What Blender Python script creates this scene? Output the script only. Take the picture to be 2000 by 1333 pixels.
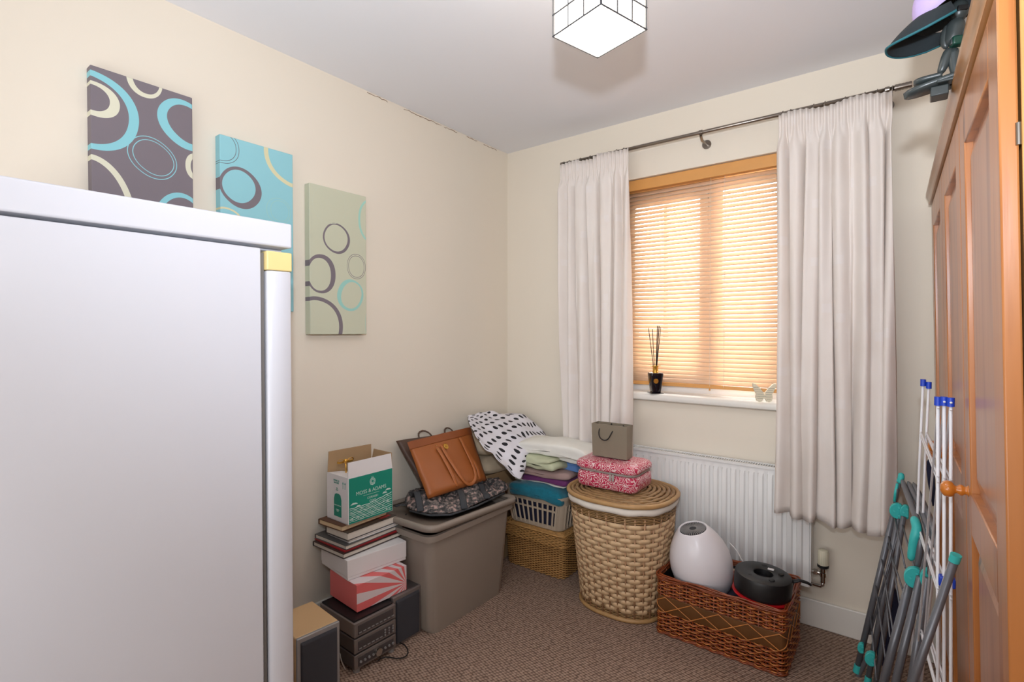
import bpy, bmesh, math, random
from mathutils import Vector, Matrix, noise, Euler
random.seed(7)
for o in list(bpy.data.objects): bpy.data.objects.remove(o)
SC = bpy.context.scene
C = SC.collection
R = math.radians

# ---------------------------------------------------------------- camera, world, lights, exposure
CAMZ = 1.276; FPX = 1004.0; YAW = R(37.5); PIT = R(-0.94)
cd = bpy.data.cameras.new('camera'); cam = bpy.data.objects.new('camera', cd); C.objects.link(cam)
cam.location = (0, 0, CAMZ); cam.rotation_euler = (R(90) + PIT, 0, YAW)
cd.sensor_width = 36; cd.lens = FPX / 2000 * 36; cd.clip_start = .02
SC.camera = cam

W = bpy.data.worlds.new('sky'); SC.world = W; W.use_nodes = True
wb = W.node_tree.nodes['Background']; wb.inputs[0].default_value = (.95, .98, 1, 1); wb.inputs[1].default_value = 6.5

def lamp(name, kind, loc, energy, color, size=.1, aim=None, sx=None, sy=None):
    l = bpy.data.lights.new(name, kind); l.energy = energy; l.color = color
    if kind == 'AREA':
        l.shape = 'RECTANGLE'; l.size = sx; l.size_y = sy
    else: l.shadow_soft_size = size
    o = bpy.data.objects.new(name, l); C.objects.link(o); o.location = loc
    if aim is not None:
        o.rotation_euler = (Vector(aim) - Vector(loc)).to_track_quat('-Z', 'Y').to_euler()
    return o
fl = lamp('camera_flash', 'SPOT', (.01, -.02, CAMZ + .26), 84, (.84, .91, 1.0), .03, aim=(-1.05, 1.75, 2.55)); fl.data.spot_size = R(140); fl.data.spot_blend = 1.0
lamp('rear_fill_light', 'AREA', (-.85, -.90, 1.25), 26, (.95, .97, 1), aim=(-1.0, 1.2, 2.1), sx=2.0, sy=1.4)  # added soft fill behind the camera
SC.view_settings.view_transform = 'Standard'; SC.view_settings.look = 'None'
SC.view_settings.gamma = 1; SC.view_settings.use_curve_mapping = False
SC.view_settings.exposure = 0.38

# ---------------------------------------------------------------- geometry of sight lines (pixel -> real point on a known plane)
cf = (-math.sin(YAW) * math.cos(PIT), math.cos(YAW) * math.cos(PIT), math.sin(PIT))
cr = (math.cos(YAW), math.sin(YAW), 0)
cu = (cr[1] * cf[2] - cr[2] * cf[1], cr[2] * cf[0] - cr[0] * cf[2], cr[0] * cf[1] - cr[1] * cf[0])
def ray(px, py):
    a = (px - 1000) / FPX; b = (666.5 - py) / FPX
    return Vector([cf[i] + a * cr[i] + b * cu[i] for i in range(3)])
def on(ax, val, px, py):
    r = ray(px, py); o = Vector((0, 0, CAMZ)); t = (val - o[ax]) / r[ax]
    return o + r * t
def PX(v, px, py): return on(0, v, px, py)
def PY(v, px, py): return on(1, v, px, py)
def PZ(v, px, py): return on(2, v, px, py)
def PP(p0, n, px, py):
    r = ray(px, py); o = Vector((0, 0, CAMZ)); t = (Vector(p0) - o).dot(n) / r.dot(n)
    return o + r * t

# ---------------------------------------------------------------- materials
def s2l(c):
    return tuple(((v / 255) / 12.92 if v / 255 <= .04045 else ((v / 255 + .055) / 1.055) ** 2.4) for v in c) + (1,)
class NT:
    def __init__(s, name):
        m = bpy.data.materials.new(name); m.use_nodes = True; s.m = m; s.t = m.node_tree; s.n = s.t.nodes
        s.b = s.n['Principled BSDF']; s.l = s.t.links
        s.tc = s.n.new('ShaderNodeTexCoord')
    def add(s, ty, **kw):
        n = s.n.new('ShaderNode' + ty)
        for k, v in kw.items(): setattr(n, k, v)
        return n
    def link(s, a, b): s.l.new(a, b)
    def math(s, op, a, b=0.0, c=None):
        n = s.add('Math', operation=op)
        for i, v in enumerate((a, b, c)):
            if v is None: continue
            if isinstance(v, (int, float)): n.inputs[i].default_value = v
            else: s.link(v, n.inputs[i])
        return n.outputs[0]
    def mix(s, fac, a, b, bt='MIX'):
        n = s.add('Mix', data_type='RGBA', blend_type=bt)
        for sock, v in ((n.inputs[0], fac), (n.inputs[6], a), (n.inputs[7], b)):
            if isinstance(v, (int, float)): sock.default_value = v
            elif isinstance(v, tuple): sock.default_value = v
            else: s.link(v, sock)
        return n.outputs[2]
    def vec(s, scale=(1, 1, 1), rot=(0, 0, 0), loc=(0, 0, 0), src='Object'):
        mp = s.add('Mapping'); mp.inputs['Scale'].default_value = scale; mp.inputs['Rotation'].default_value = rot
        mp.inputs['Location'].default_value = loc
        s.link(s.tc.outputs[src], mp.inputs[0]); return mp.outputs[0]
    def noise(s, scale, vec=None, detail=4):
        n = s.add('TexNoise'); n.inputs['Scale'].default_value = scale; n.inputs['Detail'].default_value = detail
        s.link(vec if vec is not None else s.tc.outputs['Object'], n.inputs['Vector']); return n.outputs[0]
    def ramp(s, fac, stops, interp='LINEAR'):
        n = s.add('ValToRGB'); n.color_ramp.interpolation = interp; e = n.color_ramp.elements
        while len(e) < len(stops): e.new(.5)
        for i, (p, c) in enumerate(stops): e[i].position = p; e[i].color = c
        s.link(fac, n.inputs[0]); return n.outputs[0]
    def bump(s, h, strength=.3, dist=.002):
        n = s.add('Bump'); n.inputs['Strength'].default_value = strength; n.inputs['Distance'].default_value = dist
        s.link(h, n.inputs['Height']); s.link(n.outputs[0], s.b.inputs['Normal'])
def basic(name, rgb, rough=.5, metal=0, var=.06, scale=12, bump=0, bscale=200, coat=0, emit=0, transl=0, spec=.5, sheen=0):
    t = NT(name); c = s2l(rgb); d = tuple(v * (1 - var * 2) for v in c[:3]) + (1,)
    n = t.noise(scale)
    col = t.mix(n, d, tuple(min(1, v * (1 + var)) for v in c[:3]) + (1,))
    t.link(col, t.b.inputs['Base Color'])
    t.b.inputs['Roughness'].default_value = rough; t.b.inputs['Metallic'].default_value = metal
    t.b.inputs['Coat Weight'].default_value = coat; t.b.inputs['Specular IOR Level'].default_value = spec
    t.b.inputs['Sheen Weight'].default_value = sheen
    if bump: t.bump(t.noise(bscale), bump, .0015)
    if emit:
        t.b.inputs['Emission Color'].default_value = c; t.b.inputs['Emission Strength'].default_value = emit
    if transl:
        tr = t.add('BsdfTranslucent'); t.link(col, tr.inputs[0]); mx = t.add('MixShader'); mx.inputs[0].default_value = transl
        out = t.n['Material Output']; t.link(t.b.outputs[0], mx.inputs[1]); t.link(tr.outputs[0], mx.inputs[2]); t.link(mx.outputs[0], out.inputs[0])
    return t.m
M = {}
M['wall'] = basic('cream_wall_paint', (236, 226, 210), .75, var=.012, scale=3, bump=.08, bscale=350, spec=.25)
M['ceil'] = basic('white_ceiling_paint', (236, 236, 240), .85, var=.012, scale=2, bump=.06, bscale=300, spec=.2)
M['trim'] = basic('white_gloss_paint', (236, 232, 224), .35, var=.015)
M['upvc'] = basic('white_plastic_frame', (238, 238, 238), .35, var=.01)
M['fridge'] = basic('white_enamel', (216, 217, 225), .28, var=.008, scale=4, bump=.03, bscale=600, coat=.2)
M['yellowed'] = basic('yellowed_plastic', (240, 216, 150), .4, var=.03)
M['dark'] = basic('dark_rubber_and_shade', (24, 23, 24), .6)
M['black'] = basic('black_plastic', (20, 20, 22), .45, bump=.05)
M['graygap'] = basic('grey_gasket', (120, 116, 112), .7)
M['rad'] = basic('radiator_enamel', (235, 234, 232), .35, var=.01)
M['chrome'] = basic('chrome', (200, 198, 195), .16, 1, var=.02)
M['steel'] = basic('brushed_steel', (150, 142, 134), .3, 1, var=.05)
M['brass'] = basic('brass', (190, 160, 90), .3, 1)
M['gold'] = basic('polished_gold', (235, 182, 84), .24, .85, var=.05)
M['cream_plastic'] = basic('cream_plastic', (226, 220, 196), .4)
M['bin'] = basic('taupe_plastic', (148, 136, 125), .5, var=.03, scale=5, bump=.05, bscale=500)
M['basketpl'] = basic('beige_plastic', (188, 172, 152), .45, var=.03)
M['white_wire'] = basic('white_coated_wire', (232, 232, 236), .35, var=.01)
M['blue'] = basic('blue_plastic', (24, 66, 190), .4)
M['teal'] = basic('teal_plastic', (60, 188, 184), .42, var=.03)
M['grey_tube'] = basic('grey_painted_tube', (112, 114, 120), .32, .35, var=.04)
M['egg'] = basic('white_satin_plastic', (236, 232, 236), .28, var=.008)
M['red'] = basic('red_plastic', (190, 22, 30), .35)
M['grille'] = basic('dark_grey_grille', (46, 48, 54), .5)
M['navy'] = basic('navy_cloth', (30, 32, 58), .9, bump=.2)
M['liner'] = basic('white_liner_cloth', (232, 224, 212), .9, bump=.2, bscale=500)
M['towel_teal'] = basic('teal_towelling', (12, 116, 138), .95, var=.18, scale=60, bump=.9, bscale=420, sheen=.3)
M['purple'] = basic('purple_cloth', (108, 48, 104), .9, bump=.2, sheen=.1)
M['mauve'] = basic('mauve_cloth', (176, 148, 142), .9, bump=.2)
M['blue_cloth'] = basic('blue_cloth', (98, 138, 196), .9, bump=.2)
M['denim'] = basic('denim_cloth', (84, 104, 138), .9, bump=.3)
M['green_cloth'] = basic('sage_cloth', (200, 204, 172), .9, bump=.15)
M['white_cloth'] = basic('white_cotton', (238, 236, 228), .9, bump=.15)
M['beige_cloth'] = basic('beige_cloth', (196, 178, 152), .9, bump=.25)
M['leather'] = basic('tan_leather', (168, 96, 46), .42, var=.08, scale=8, bump=.15, bscale=500)
M['leather_d'] = basic('tan_leather_trim', (146, 78, 36), .45, var=.06, bump=.15, bscale=500)
M['brown_leather'] = basic('dark_brown_leather', (88, 66, 54), .5, var=.08, bump=.15, bscale=500)
M['strap'] = basic('charcoal_webbing', (62, 64, 68), .8, bump=.5, bscale=700)
M['kraft'] = basic('kraft_board', (178, 146, 108), .8, var=.04)
M['white_card'] = basic('white_card', (232, 228, 228), .6, var=.015)
M['green_print'] = basic('green_print', (18, 140, 118), .55, var=.03)
M['white_print'] = basic('white_print', (206, 226, 218), .6)
M['ink'] = basic('dark_ink', (40, 40, 42), .7)
M['pink_card'] = basic('coral_card', (232, 118, 118), .55, var=.02)
M['pages'] = basic('book_pages', (222, 214, 202), .8, var=.06, scale=90)
M['cream_pages'] = basic('cream_book_pages', (226, 200, 160), .8, var=.05, scale=90)
M['stereo'] = basic('gunmetal_plastic', (122, 112, 108), .4, .2, var=.04)
M['stereo_d'] = basic('dark_gunmetal', (72, 66, 66), .45, var=.04)
M['speaker_cloth'] = basic('grey_speaker_cloth', (60, 60, 66), .85, bump=.4, bscale=900)
M['beech'] = basic('beech_veneer', (214, 176, 130), .45, var=.05, scale=6)
M['silver'] = basic('silver_plastic', (160, 158, 158), .35, .3)
M['taupe_paper'] = basic('taupe_paper', (132, 120, 102), .6, var=.02)
M['cord'] = basic('black_cord', (22, 18, 18), .7)
M['white_cord'] = basic('white_cord', (226, 222, 220), .5)
M['bottle'] = basic('black_glass', (16, 14, 24), .06, coat=.6)
M['butterfly'] = basic('cream_painted_wood', (232, 222, 196), .6, var=.04)
M['rope'] = basic('grey_cloth_strip', (170, 160, 152), .9)
M['orange'] = basic('orange_card', (200, 84, 34), .6)
M['lilac'] = basic('lilac_cotton', (188, 168, 214), .9, bump=.3)
M['brim'] = basic('dark_brim_cloth', (26, 34, 38), .85, bump=.3)
M['tealtrim'] = basic('dark_teal_trim', (28, 96, 106), .7)
M['toy'] = basic('dark_grey_toy_plastic', (56, 62, 62), .35, var=.12, scale=60)
M['toygreen'] = basic('dark_green_toy_plastic', (20, 62, 50), .35)
M['wire'] = basic('lamp_wire', (84, 84, 86), .4, .4)
M['shade'] = basic('lit_white_glass', (255, 243, 226), .3, emit=8, var=0)
M['crack'] = basic('crack_shadow_plaster', (150, 126, 106), .9)
M['rat_cane'] = basic('cane_rim', (186, 146, 96), .45, var=.14, scale=30)
M['stake'] = basic('weaving_stake', (190, 148, 112), .6, var=.12, scale=40)
M['splint'] = basic('pale_wood_splint', (222, 188, 146), .55, var=.14, scale=26)
M['seagrass'] = basic('golden_seagrass', (204, 154, 92), .6, var=.3, scale=70)
M['wicker'] = basic('red_brown_wicker', (156, 74, 32), .35, var=.34, scale=34, coat=.2)
M['wicker_l'] = basic('light_wicker_strand', (212, 136, 70), .4, var=.2, scale=50)
M['wicker_band'] = basic('brown_palm_band', (112, 72, 34), .55, var=.2, scale=14)
M['rattan'] = basic('mixed_rattan', (164, 128, 84), .5, var=.3, scale=60)
M['glass'] = None
t = NT('window_glass'); t.b.inputs['Transmission Weight'].default_value = 1; t.b.inputs['Roughness'].default_value = 0; t.b.inputs['IOR'].default_value = 1.02
t.b.inputs['Base Color'].default_value = (1, 1, 1, 1); M['glass'] = t.m

def pine(name, rgb, axis_scale=(26, 26, 1.6)):
    t = NT(name); v = t.vec(scale=axis_scale)
    n = t.noise(1.0, v, 6); n2 = t.noise(3.2, v, 3)
    c = s2l(rgb); dk = tuple(a * b for a, b in zip(c[:3], (.62, .5, .4))) + (1,); lt = tuple(min(1, a * 1.12) for a in c[:3]) + (1,)
    col = t.ramp(n, [(.3, dk), (.48, c), (.7, lt)])
    vo = t.add('TexVoronoi'); vo.inputs['Scale'].default_value = 3.4; t.link(t.vec(scale=(1.5, 1.5, .8)), vo.inputs['Vector'])
    k = t.ramp(vo.outputs['Distance'], [(.0, (1, 1, 1, 1)), (.05, (.8, .8, .8, 1)), (.085, (0, 0, 0, 1))])
    col = t.mix(k, col, s2l((86, 36, 20)))
    t.link(col, t.b.inputs['Base Color']); t.b.inputs['Roughness'].default_value = .3; t.b.inputs['Coat Weight'].default_value = .35
    t.b.inputs['Coat Roughness'].default_value = .25
    t.bump(n2, .08, .002); return t.m
M['pine'] = pine('orange_pine', (178, 112, 58)); M['pine_d'] = pine('pine_panel', (170, 116, 82)); M['pine_l'] = pine('pale_pine', (206, 158, 96))
M['pine_c'] = pine('pine_cornice', (164, 116, 68), (26, 1.6, 26))
M['knobwood'] = basic('varnished_knob_wood', (206, 120, 40), .2, var=.08, scale=30, coat=.5)
M['blind'] = basic('oak_slat', (245, 218, 188), .45, var=.03, scale=30, transl=.40)
M['blindrail'] = basic('oak_rail', (222, 160, 90), .45, var=.06, scale=14)

# carpet: loop pile in diagonal rows
t = NT('brown_loop_carpet'); v = t.vec(scale=(1, 1.35, 1), rot=(0, 0, R(20)))
vo = t.add('TexVoronoi'); vo.inputs['Scale'].default_value = 68; vo.inputs['Randomness'].default_value = .3; t.link(v, vo.inputs['Vector'])
n = t.noise(5); n2 = t.noise(420)
col = t.ramp(vo.outputs['Distance'], [(.0, s2l((206, 180, 160))), (.38, s2l((176, 150, 132))), (.62, s2l((84, 62, 52)))])
col = t.mix(t.math('MULTIPLY', n2, .5), col, s2l((146, 120, 104)))
col = t.mix(t.math('MULTIPLY', n, .3), col, s2l((140, 112, 96)))
t.link(col, t.b.inputs['Base Color']); t.b.inputs['Roughness'].default_value = .95
t.bump(t.math('SUBTRACT', 1.0, vo.outputs['Distance']), .9, .006); M['carpet'] = t.m

# curtain: slubby off-white with faint woven squares
t = NT('ivory_curtain'); n = t.noise(9); n3 = t.noise(1, t.vec(scale=(500, 500, 40), src='Object'))
vo = t.add('TexVoronoi'); vo.distance = 'CHEBYCHEV'; vo.inputs['Scale'].default_value = 9; t.link(t.vec(scale=(1, 1, .75), src='UV'), vo.inputs['Vector'])
sq = t.math('LESS_THAN', vo.outputs['Distance'], .16)
col = t.mix(n, s2l((246, 236, 228)), s2l((252, 246, 241)))
col = t.mix(t.math('MULTIPLY', sq, .3), col, s2l((252, 248, 248)))
t.link(col, t.b.inputs['Base Color']); t.b.inputs['Roughness'].default_value = .85; t.bump(n3, .2, .001)
tr = t.add('BsdfTranslucent'); t.link(col, tr.inputs[0]); mx = t.add('MixShader'); mx.inputs[0].default_value = .22
t.link(t.b.outputs[0], mx.inputs[1]); t.link(tr.outputs[0], mx.inputs[2]); t.link(mx.outputs[0], t.n['Material Output'].inputs[0]); M['curtain'] = t.m

# paisley
t = NT('pink_paisley_oilcloth')
w1 = t.noise(14, detail=1); v = t.add('VectorMath', operation='MULTIPLY_ADD'); 
nz = t.add('TexNoise'); nz.inputs['Scale'].default_value = 26; t.link(t.tc.outputs['Object'], nz.inputs['Vector'])
t.link(nz.outputs['Color'], v.inputs[0]); v.inputs[1].default_value = (.05, .05, .05); t.link(t.tc.outputs['Object'], v.inputs[2])
vo = t.add('TexVoronoi'); vo.inputs['Scale'].default_value = 30; t.link(v.outputs[0], vo.inputs['Vector'])
rings = t.math('SINE', t.math('MULTIPLY', vo.outputs['Distance'], 30.0))
col = t.ramp(rings, [(.2, s2l((186, 40, 76))), (.42, s2l((206, 92, 110))), (.55, s2l((230, 202, 200)))])
vo2 = t.add('TexVoronoi'); vo2.inputs['Scale'].default_value = 70; t.link(v.outputs[0], vo2.inputs['Vector'])
col = t.mix(t.math('MULTIPLY', t.math('LESS_THAN', vo2.outputs['Distance'], .2), .7), col, s2l((240, 214, 210)))
t.link(col, t.b.inputs['Base Color']); t.b.inputs['Roughness'].default_value = .3; t.bump(nz.outputs[0], .2, .006); M['paisley'] = t.m

# camouflage fabric
t = NT('grey_camouflage_fabric'); n = t.noise(62, detail=4)
col = t.ramp(n, [(0, s2l((56, 56, 58))), (.44, s2l((92, 86, 84))), (.52, s2l((124, 114, 110))), (.6, s2l((182, 152, 144)))], 'CONSTANT')
t.link(col, t.b.inputs['Base Color']); t.b.inputs['Roughness'].default_value = .8; t.bump(t.noise(40), .5, .01); M['camo'] = t.m

# polka dots in UV space
t = NT('white_polka_dot_cotton'); sp = t.add('SeparateXYZ'); t.link(t.tc.outputs['UV'], sp.inputs[0])
U = t.math('MULTIPLY', sp.outputs[0], 1.0); V = t.math('MULTIPLY', sp.outputs[1], 1.0)
row = t.math('FLOOR', V); off = t.math('MULTIPLY', t.math('MODULO', t.math('ABSOLUTE', row), 2.0), .5)
fu = t.math('SUBTRACT', t.math('FRACT', t.math('ADD', U, off)), .5); fv = t.math('MULTIPLY', t.math('SUBTRACT', t.math('FRACT', V), .5), .56)
d = t.math('SQRT', t.math('ADD', t.math('MULTIPLY', fu, fu), t.math('MULTIPLY', fv, fv)))
col = t.mix(t.math('LESS_THAN', d, .185), s2l((232, 230, 238)), s2l((32, 32, 38)))
t.link(col, t.b.inputs['Base Color']); t.b.inputs['Roughness'].default_value = .85; M['polka'] = t.m

# sunburst print for the coral box (object coordinates: y along face, z up)
t = NT('coral_sunburst_card'); sp = t.add('SeparateXYZ'); t.link(t.tc.outputs['Object'], sp.inputs[0])
dy = t.math('SUBTRACT', .232, sp.outputs[1]); dz = t.math('SUBTRACT', t.math('ADD', sp.outputs[2], t.math('MULTIPLY', sp.outputs[0], -.6)), .03)
an = t.math('ARCTAN2', dz, dy); st = t.math('GREATER_THAN', t.math('SINE', t.math('MULTIPLY', an, 18.0)), 0.0)
col = t.mix(st, s2l((232, 112, 112)), s2l((228, 214, 216))); t.link(col, t.b.inputs['Base Color']); t.b.inputs['Roughness'].default_value = .5
M['sunburst'] = t.m

def ring_print(name, bg, rings):
    """flat print: rings = (centre u, centre v, outer a, outer b, tilt, inner du, inner dv, inner scale a, b, colour); u along the wall, v up"""
    t = NT(name); sp = t.add('SeparateXYZ'); t.link(t.tc.outputs['Object'], sp.inputs[0])
    uo, vo_ = sp.outputs[1], sp.outputs[2]
    def inside(u, v, a, b, th):
        du = t.math('SUBTRACT', uo, u); dv = t.math('SUBTRACT', vo_, v); c, s = math.cos(th), math.sin(th)
        p = t.math('ADD', t.math('MULTIPLY', du, c / a), t.math('MULTIPLY', dv, s / a))
        q = t.math('ADD', t.math('MULTIPLY', du, -s / b), t.math('MULTIPLY', dv, c / b))
        return t.math('LESS_THAN', t.math('ADD', t.math('POWER', t.math('ABSOLUTE', p), 2.15), t.math('POWER', t.math('ABSOLUTE', q), 2.15)), 1.0)
    n = t.noise(8); b0 = s2l(bg); col = t.mix(t.math('MULTIPLY', n, .5), b0, tuple(v * .93 for v in b0[:3]) + (1,))
    for (u, v, a, b, th, iu, iv, sa, sb, c) in rings:
        o_ = inside(u, v, a, b, R(th)); i_ = inside(u + iu, v + iv, a * sa, b * sb, R(th))
        col = t.mix(t.math('MULTIPLY', o_, t.math('SUBTRACT', 1.0, i_)), col, s2l(c))
    t.link(col, t.b.inputs['Base Color']); t.b.inputs['Roughness'].default_value = .7; t.bump(t.noise(700), .15, .001)
    return t.m

# ---------------------------------------------------------------- mesh helpers
class MB:
    def __init__(s): s.v = []; s.f = []; s.uv = None
    def quad(s, a, b, c, d):
        i = len(s.v); s.v += [a, b, c, d]; s.f.append((i, i + 1, i + 2, i + 3)); return s
    def box(s, x0, x1, y0, y1, z0, z1, mat=None):
        i = len(s.v)
        p = [(x, y, z) for z in (z0, z1) for (x, y) in ((x0, y0), (x1, y0), (x1, y1), (x0, y1))]
        if mat is not None: p = [tuple(mat @ Vector(q)) for q in p]
        s.v += p
        s.f += [tuple(i + k for k in f) for f in ((3, 2, 1, 0), (4, 5, 6, 7), (0, 1, 5, 4), (1, 2, 6, 5), (2, 3, 7, 6), (3, 0, 4, 7))]
        return s
    def prism(s, bot, top):
        n = len(bot); i = len(s.v); s.v += [tuple(p) for p in bot] + [tuple(p) for p in top]
        s.f.append(tuple(i + k for k in reversed(range(n)))); s.f.append(tuple(i + n + k for k in range(n)))
        for k in range(n): s.f.append((i + k, i + (k + 1) % n, i + n + (k + 1) % n, i + n + k))
        return s
    def loft(s, rings, close=True, cap=True):
        n = len(rings[0]); i = len(s.v)
        for r in rings: s.v += [tuple(p) for p in r]
        for j in range(len(rings) - 1):
            for k in range(n if close else n - 1):
                a = i + j * n + k; b = i + j * n + (k + 1) % n
                s.f.append((a, b, b + n, a + n))
        if cap and close:
            s.f.append(tuple(i + k for k in reversed(range(n)))); s.f.append(tuple(i + (len(rings) - 1) * n + k for k in range(n)))
        return s
    def tube(s, path, r, n=8, cap=True, closed=False, flat=1.0, up=None):
        path = [Vector(p) for p in path]; rings = []; prev = None; N = len(path)
        for k, p in enumerate(path):
            if closed: d = path[(k + 1) % N] - path[k - 1]
            else: d = path[min(k + 1, N - 1)] - path[max(k - 1, 0)]
            if d.length < 1e-9: d = Vector((0, 0, 1))
            d.normalize()
            if prev is None:
                u = Vector(up) if up is not None else (Vector((0, 0, 1)) if abs(d.z) < .9 else Vector((1, 0, 0)))
            else: u = Vector(up) if up is not None else prev
            u = (u - d * u.dot(d))
            if u.length < 1e-6: u = Vector((1, 0, 0)) - d * d.x
            u.normalize(); prev = u; w = d.cross(u)
            rr = r[k] if isinstance(r, (list, tuple)) else r
            rings.append([p + (u * math.cos(2 * math.pi * q / n) * flat + w * math.sin(2 * math.pi * q / n)) * rr for q in range(n)])
        if closed: rings.append(rings[0]); s.loft(rings, cap=False)
        else: s.loft(rings, cap=cap)
        return s
    def lathe(s, prof, n=24, c=(0, 0, 0), mat=None):
        rings = []
        for (r, z) in prof:
            ring = [Vector((c[0] + r * math.cos(2 * math.pi * k / n), c[1] + r * math.sin(2 * math.pi * k / n), c[2] + z)) for k in range(n)]
            if mat is not None: ring = [mat @ p for p in ring]
            rings.append(ring)
        return s.loft(rings)
    def build(s, name, mat, parent=None, smooth=False, bevel=0, sub=0, loc=None, rot=None, seg=2, angle=40):
        me = bpy.data.meshes.new(name); me.from_pydata([tuple(v) for v in s.v], [], s.f); me.update()
        bm = bmesh.new(); bm.from_mesh(me); bmesh.ops.recalc_face_normals(bm, faces=bm.faces); bm.to_mesh(me); bm.free()
        if s.uv is not None:
            ul = me.uv_layers.new(name='UVMap')
            for lp in me.loops: ul.data[lp.index].uv = s.uv[lp.vertex_index]
        o = bpy.data.objects.new(name, me); C.objects.link(o)
        for m in (mat if isinstance(mat, list) else [mat]): me.materials.append(M[m] if isinstance(m, str) else m)
        if parent is not None: o.parent = parent
        if loc is not None: o.location = loc
        if rot is not None: o.rotation_euler = rot
        if bevel:
            b = o.modifiers.new('bevel', 'BEVEL'); b.width = bevel; b.segments = seg; b.limit_method = 'ANGLE'; b.angle_limit = R(angle)
            smooth = True if smooth is False else smooth
        if sub:
            q = o.modifiers.new('sub', 'SUBSURF'); q.levels = sub; q.render_levels = sub
        if smooth:
            for p in me.polygons: p.use_smooth = True
            if smooth != 'full' and not sub:
                try: me.set_sharp_from_angle(angle=R(40))
                except Exception: pass
        return o
def tag(o, label=None, cat=None, group=None, kind=None):
    if label: o['label'] = label
    if cat: o['category'] = cat
    if group: o['group'] = group
    if kind: o['kind'] = kind
    return o
def thing(name, label, cat, loc=(0, 0, 0), rotz=0, group=None):
    o = bpy.data.objects.new(name, None); C.objects.link(o); o.location = loc; o.rotation_euler = (0, 0, rotz); o.empty_display_size = .05
    return tag(o, label, cat, group)
def B(*a, **k): return MB().box(*a, **k)
def copy_tree(o, parent=None):
    c = o.copy(); C.objects.link(c); c.parent = parent
    for ch in list(o.children): copy_tree(ch, c)
    return c
def rrect(x0, x1, y0, y1, r, z, n=5):
    pts = []
    for (cx, cy, a0) in ((x1 - r, y1 - r, 0), (x0 + r, y1 - r, 90), (x0 + r, y0 + r, 180), (x1 - r, y0 + r, 270)):
        for k in range(n + 1):
            a = R(a0 + 90 * k / n); pts.append(Vector((cx + r * math.cos(a), cy + r * math.sin(a), z)))
    return pts
def text(name, body, size, mat, parent, mtx, extrude=.0003, align='CENTER'):
    c = bpy.data.curves.new(name, 'FONT'); c.body = body; c.size = size; c.align_x = align; c.align_y = 'CENTER'; c.extrude = extrude
    o = bpy.data.objects.new(name, c); C.objects.link(o); bpy.context.view_layer.update()
    dg = bpy.context.evaluated_depsgraph_get(); me = bpy.data.meshes.new_from_object(o.evaluated_get(dg)); bpy.data.objects.remove(o)
    o = bpy.data.objects.new(name, me); C.objects.link(o); me.materials.clear(); me.materials.append(M[mat]); o.parent = parent; o.matrix_local = mtx
    return o
def frame_mtx(origin, xdir, ydir):
    x = Vector(xdir).normalized(); y = Vector(ydir); y = (y - x * y.dot(x)).normalized(); z = x.cross(y)
    m = Matrix((x, y, z)).transposed().to_4x4(); m.translation = Vector(origin); return m
def nz(p, sc=1.0, seed=0): return noise.noise(Vector(p) * sc + Vector((seed * 7.3, seed * 3.1, seed * 1.7)))
def rel(mb, org):
    mb.v = [(p[0] - org[0], p[1] - org[1], p[2] - org[2]) for p in mb.v]; return mb
MB.rel = rel
# ================================================================ THE ROOM
XL, XR, YF, YN, H = -2.0, .70, 2.56, -.95, 2.40
WX0, WX1, WZ0, WZ1 = -1.290, -.385, .955, 2.088      # window opening
def struct(name, mb, mat, **k):
    o = mb.build(name, mat, **k); o['kind'] = 'structure'; return o
struct('floor', B(XL - .1, XR + .1, YN - .1, YF + .15, -.1, 0), 'carpet')
struct('ceiling', B(XL - .1, XR + .1, YN - .1, YF + .15, H, H + .1), 'ceil')
wl = struct('wall_left', B(XL - .1, XL, YN - .1, YF + .15, 0, H), 'wall')
struct('wall_right', B(XR, XR + .1, YN - .1, YF + .15, 0, H), 'wall')
struct('wall_near', B(XL, XR, YN - .1, YN, 0, H), 'wall')
m = MB(); T = .15
m.box(XL, WX0, YF, YF + T, 0, H); m.box(WX1, XR, YF, YF + T, 0, H); m.box(WX0, WX1, YF, YF + T, 0, WZ0); m.box(WX0, WX1, YF, YF + T, WZ1, H)
struct('wall_far', m, 'wall')
struct('baseboard_far', B(XL, XR, YF - .016, YF, 0, .118), 'trim', bevel=.004)
struct('baseboard_left', B(XL, XL + .016, YN, YF - .016, 0, .118), 'trim', bevel=.004)
# plaster crack along the ceiling line of the left wall, a thin irregular split
random.seed(3)
for (ya, yb) in ((1.50, 1.62), (1.72, 1.98), (2.0, 2.10), (2.18, 2.27), (2.33, 2.45)):
    pts = []; n = int((yb - ya) / .012)
    for k in range(n + 1):
        pts.append(Vector((XL + .001, ya + (yb - ya) * k / n, H - .005 - random.random() * .006)))
    MB().tube(pts, [.0006 + random.random() * .0014 for _ in pts], 5).build('crack', 'crack', wl)
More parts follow.
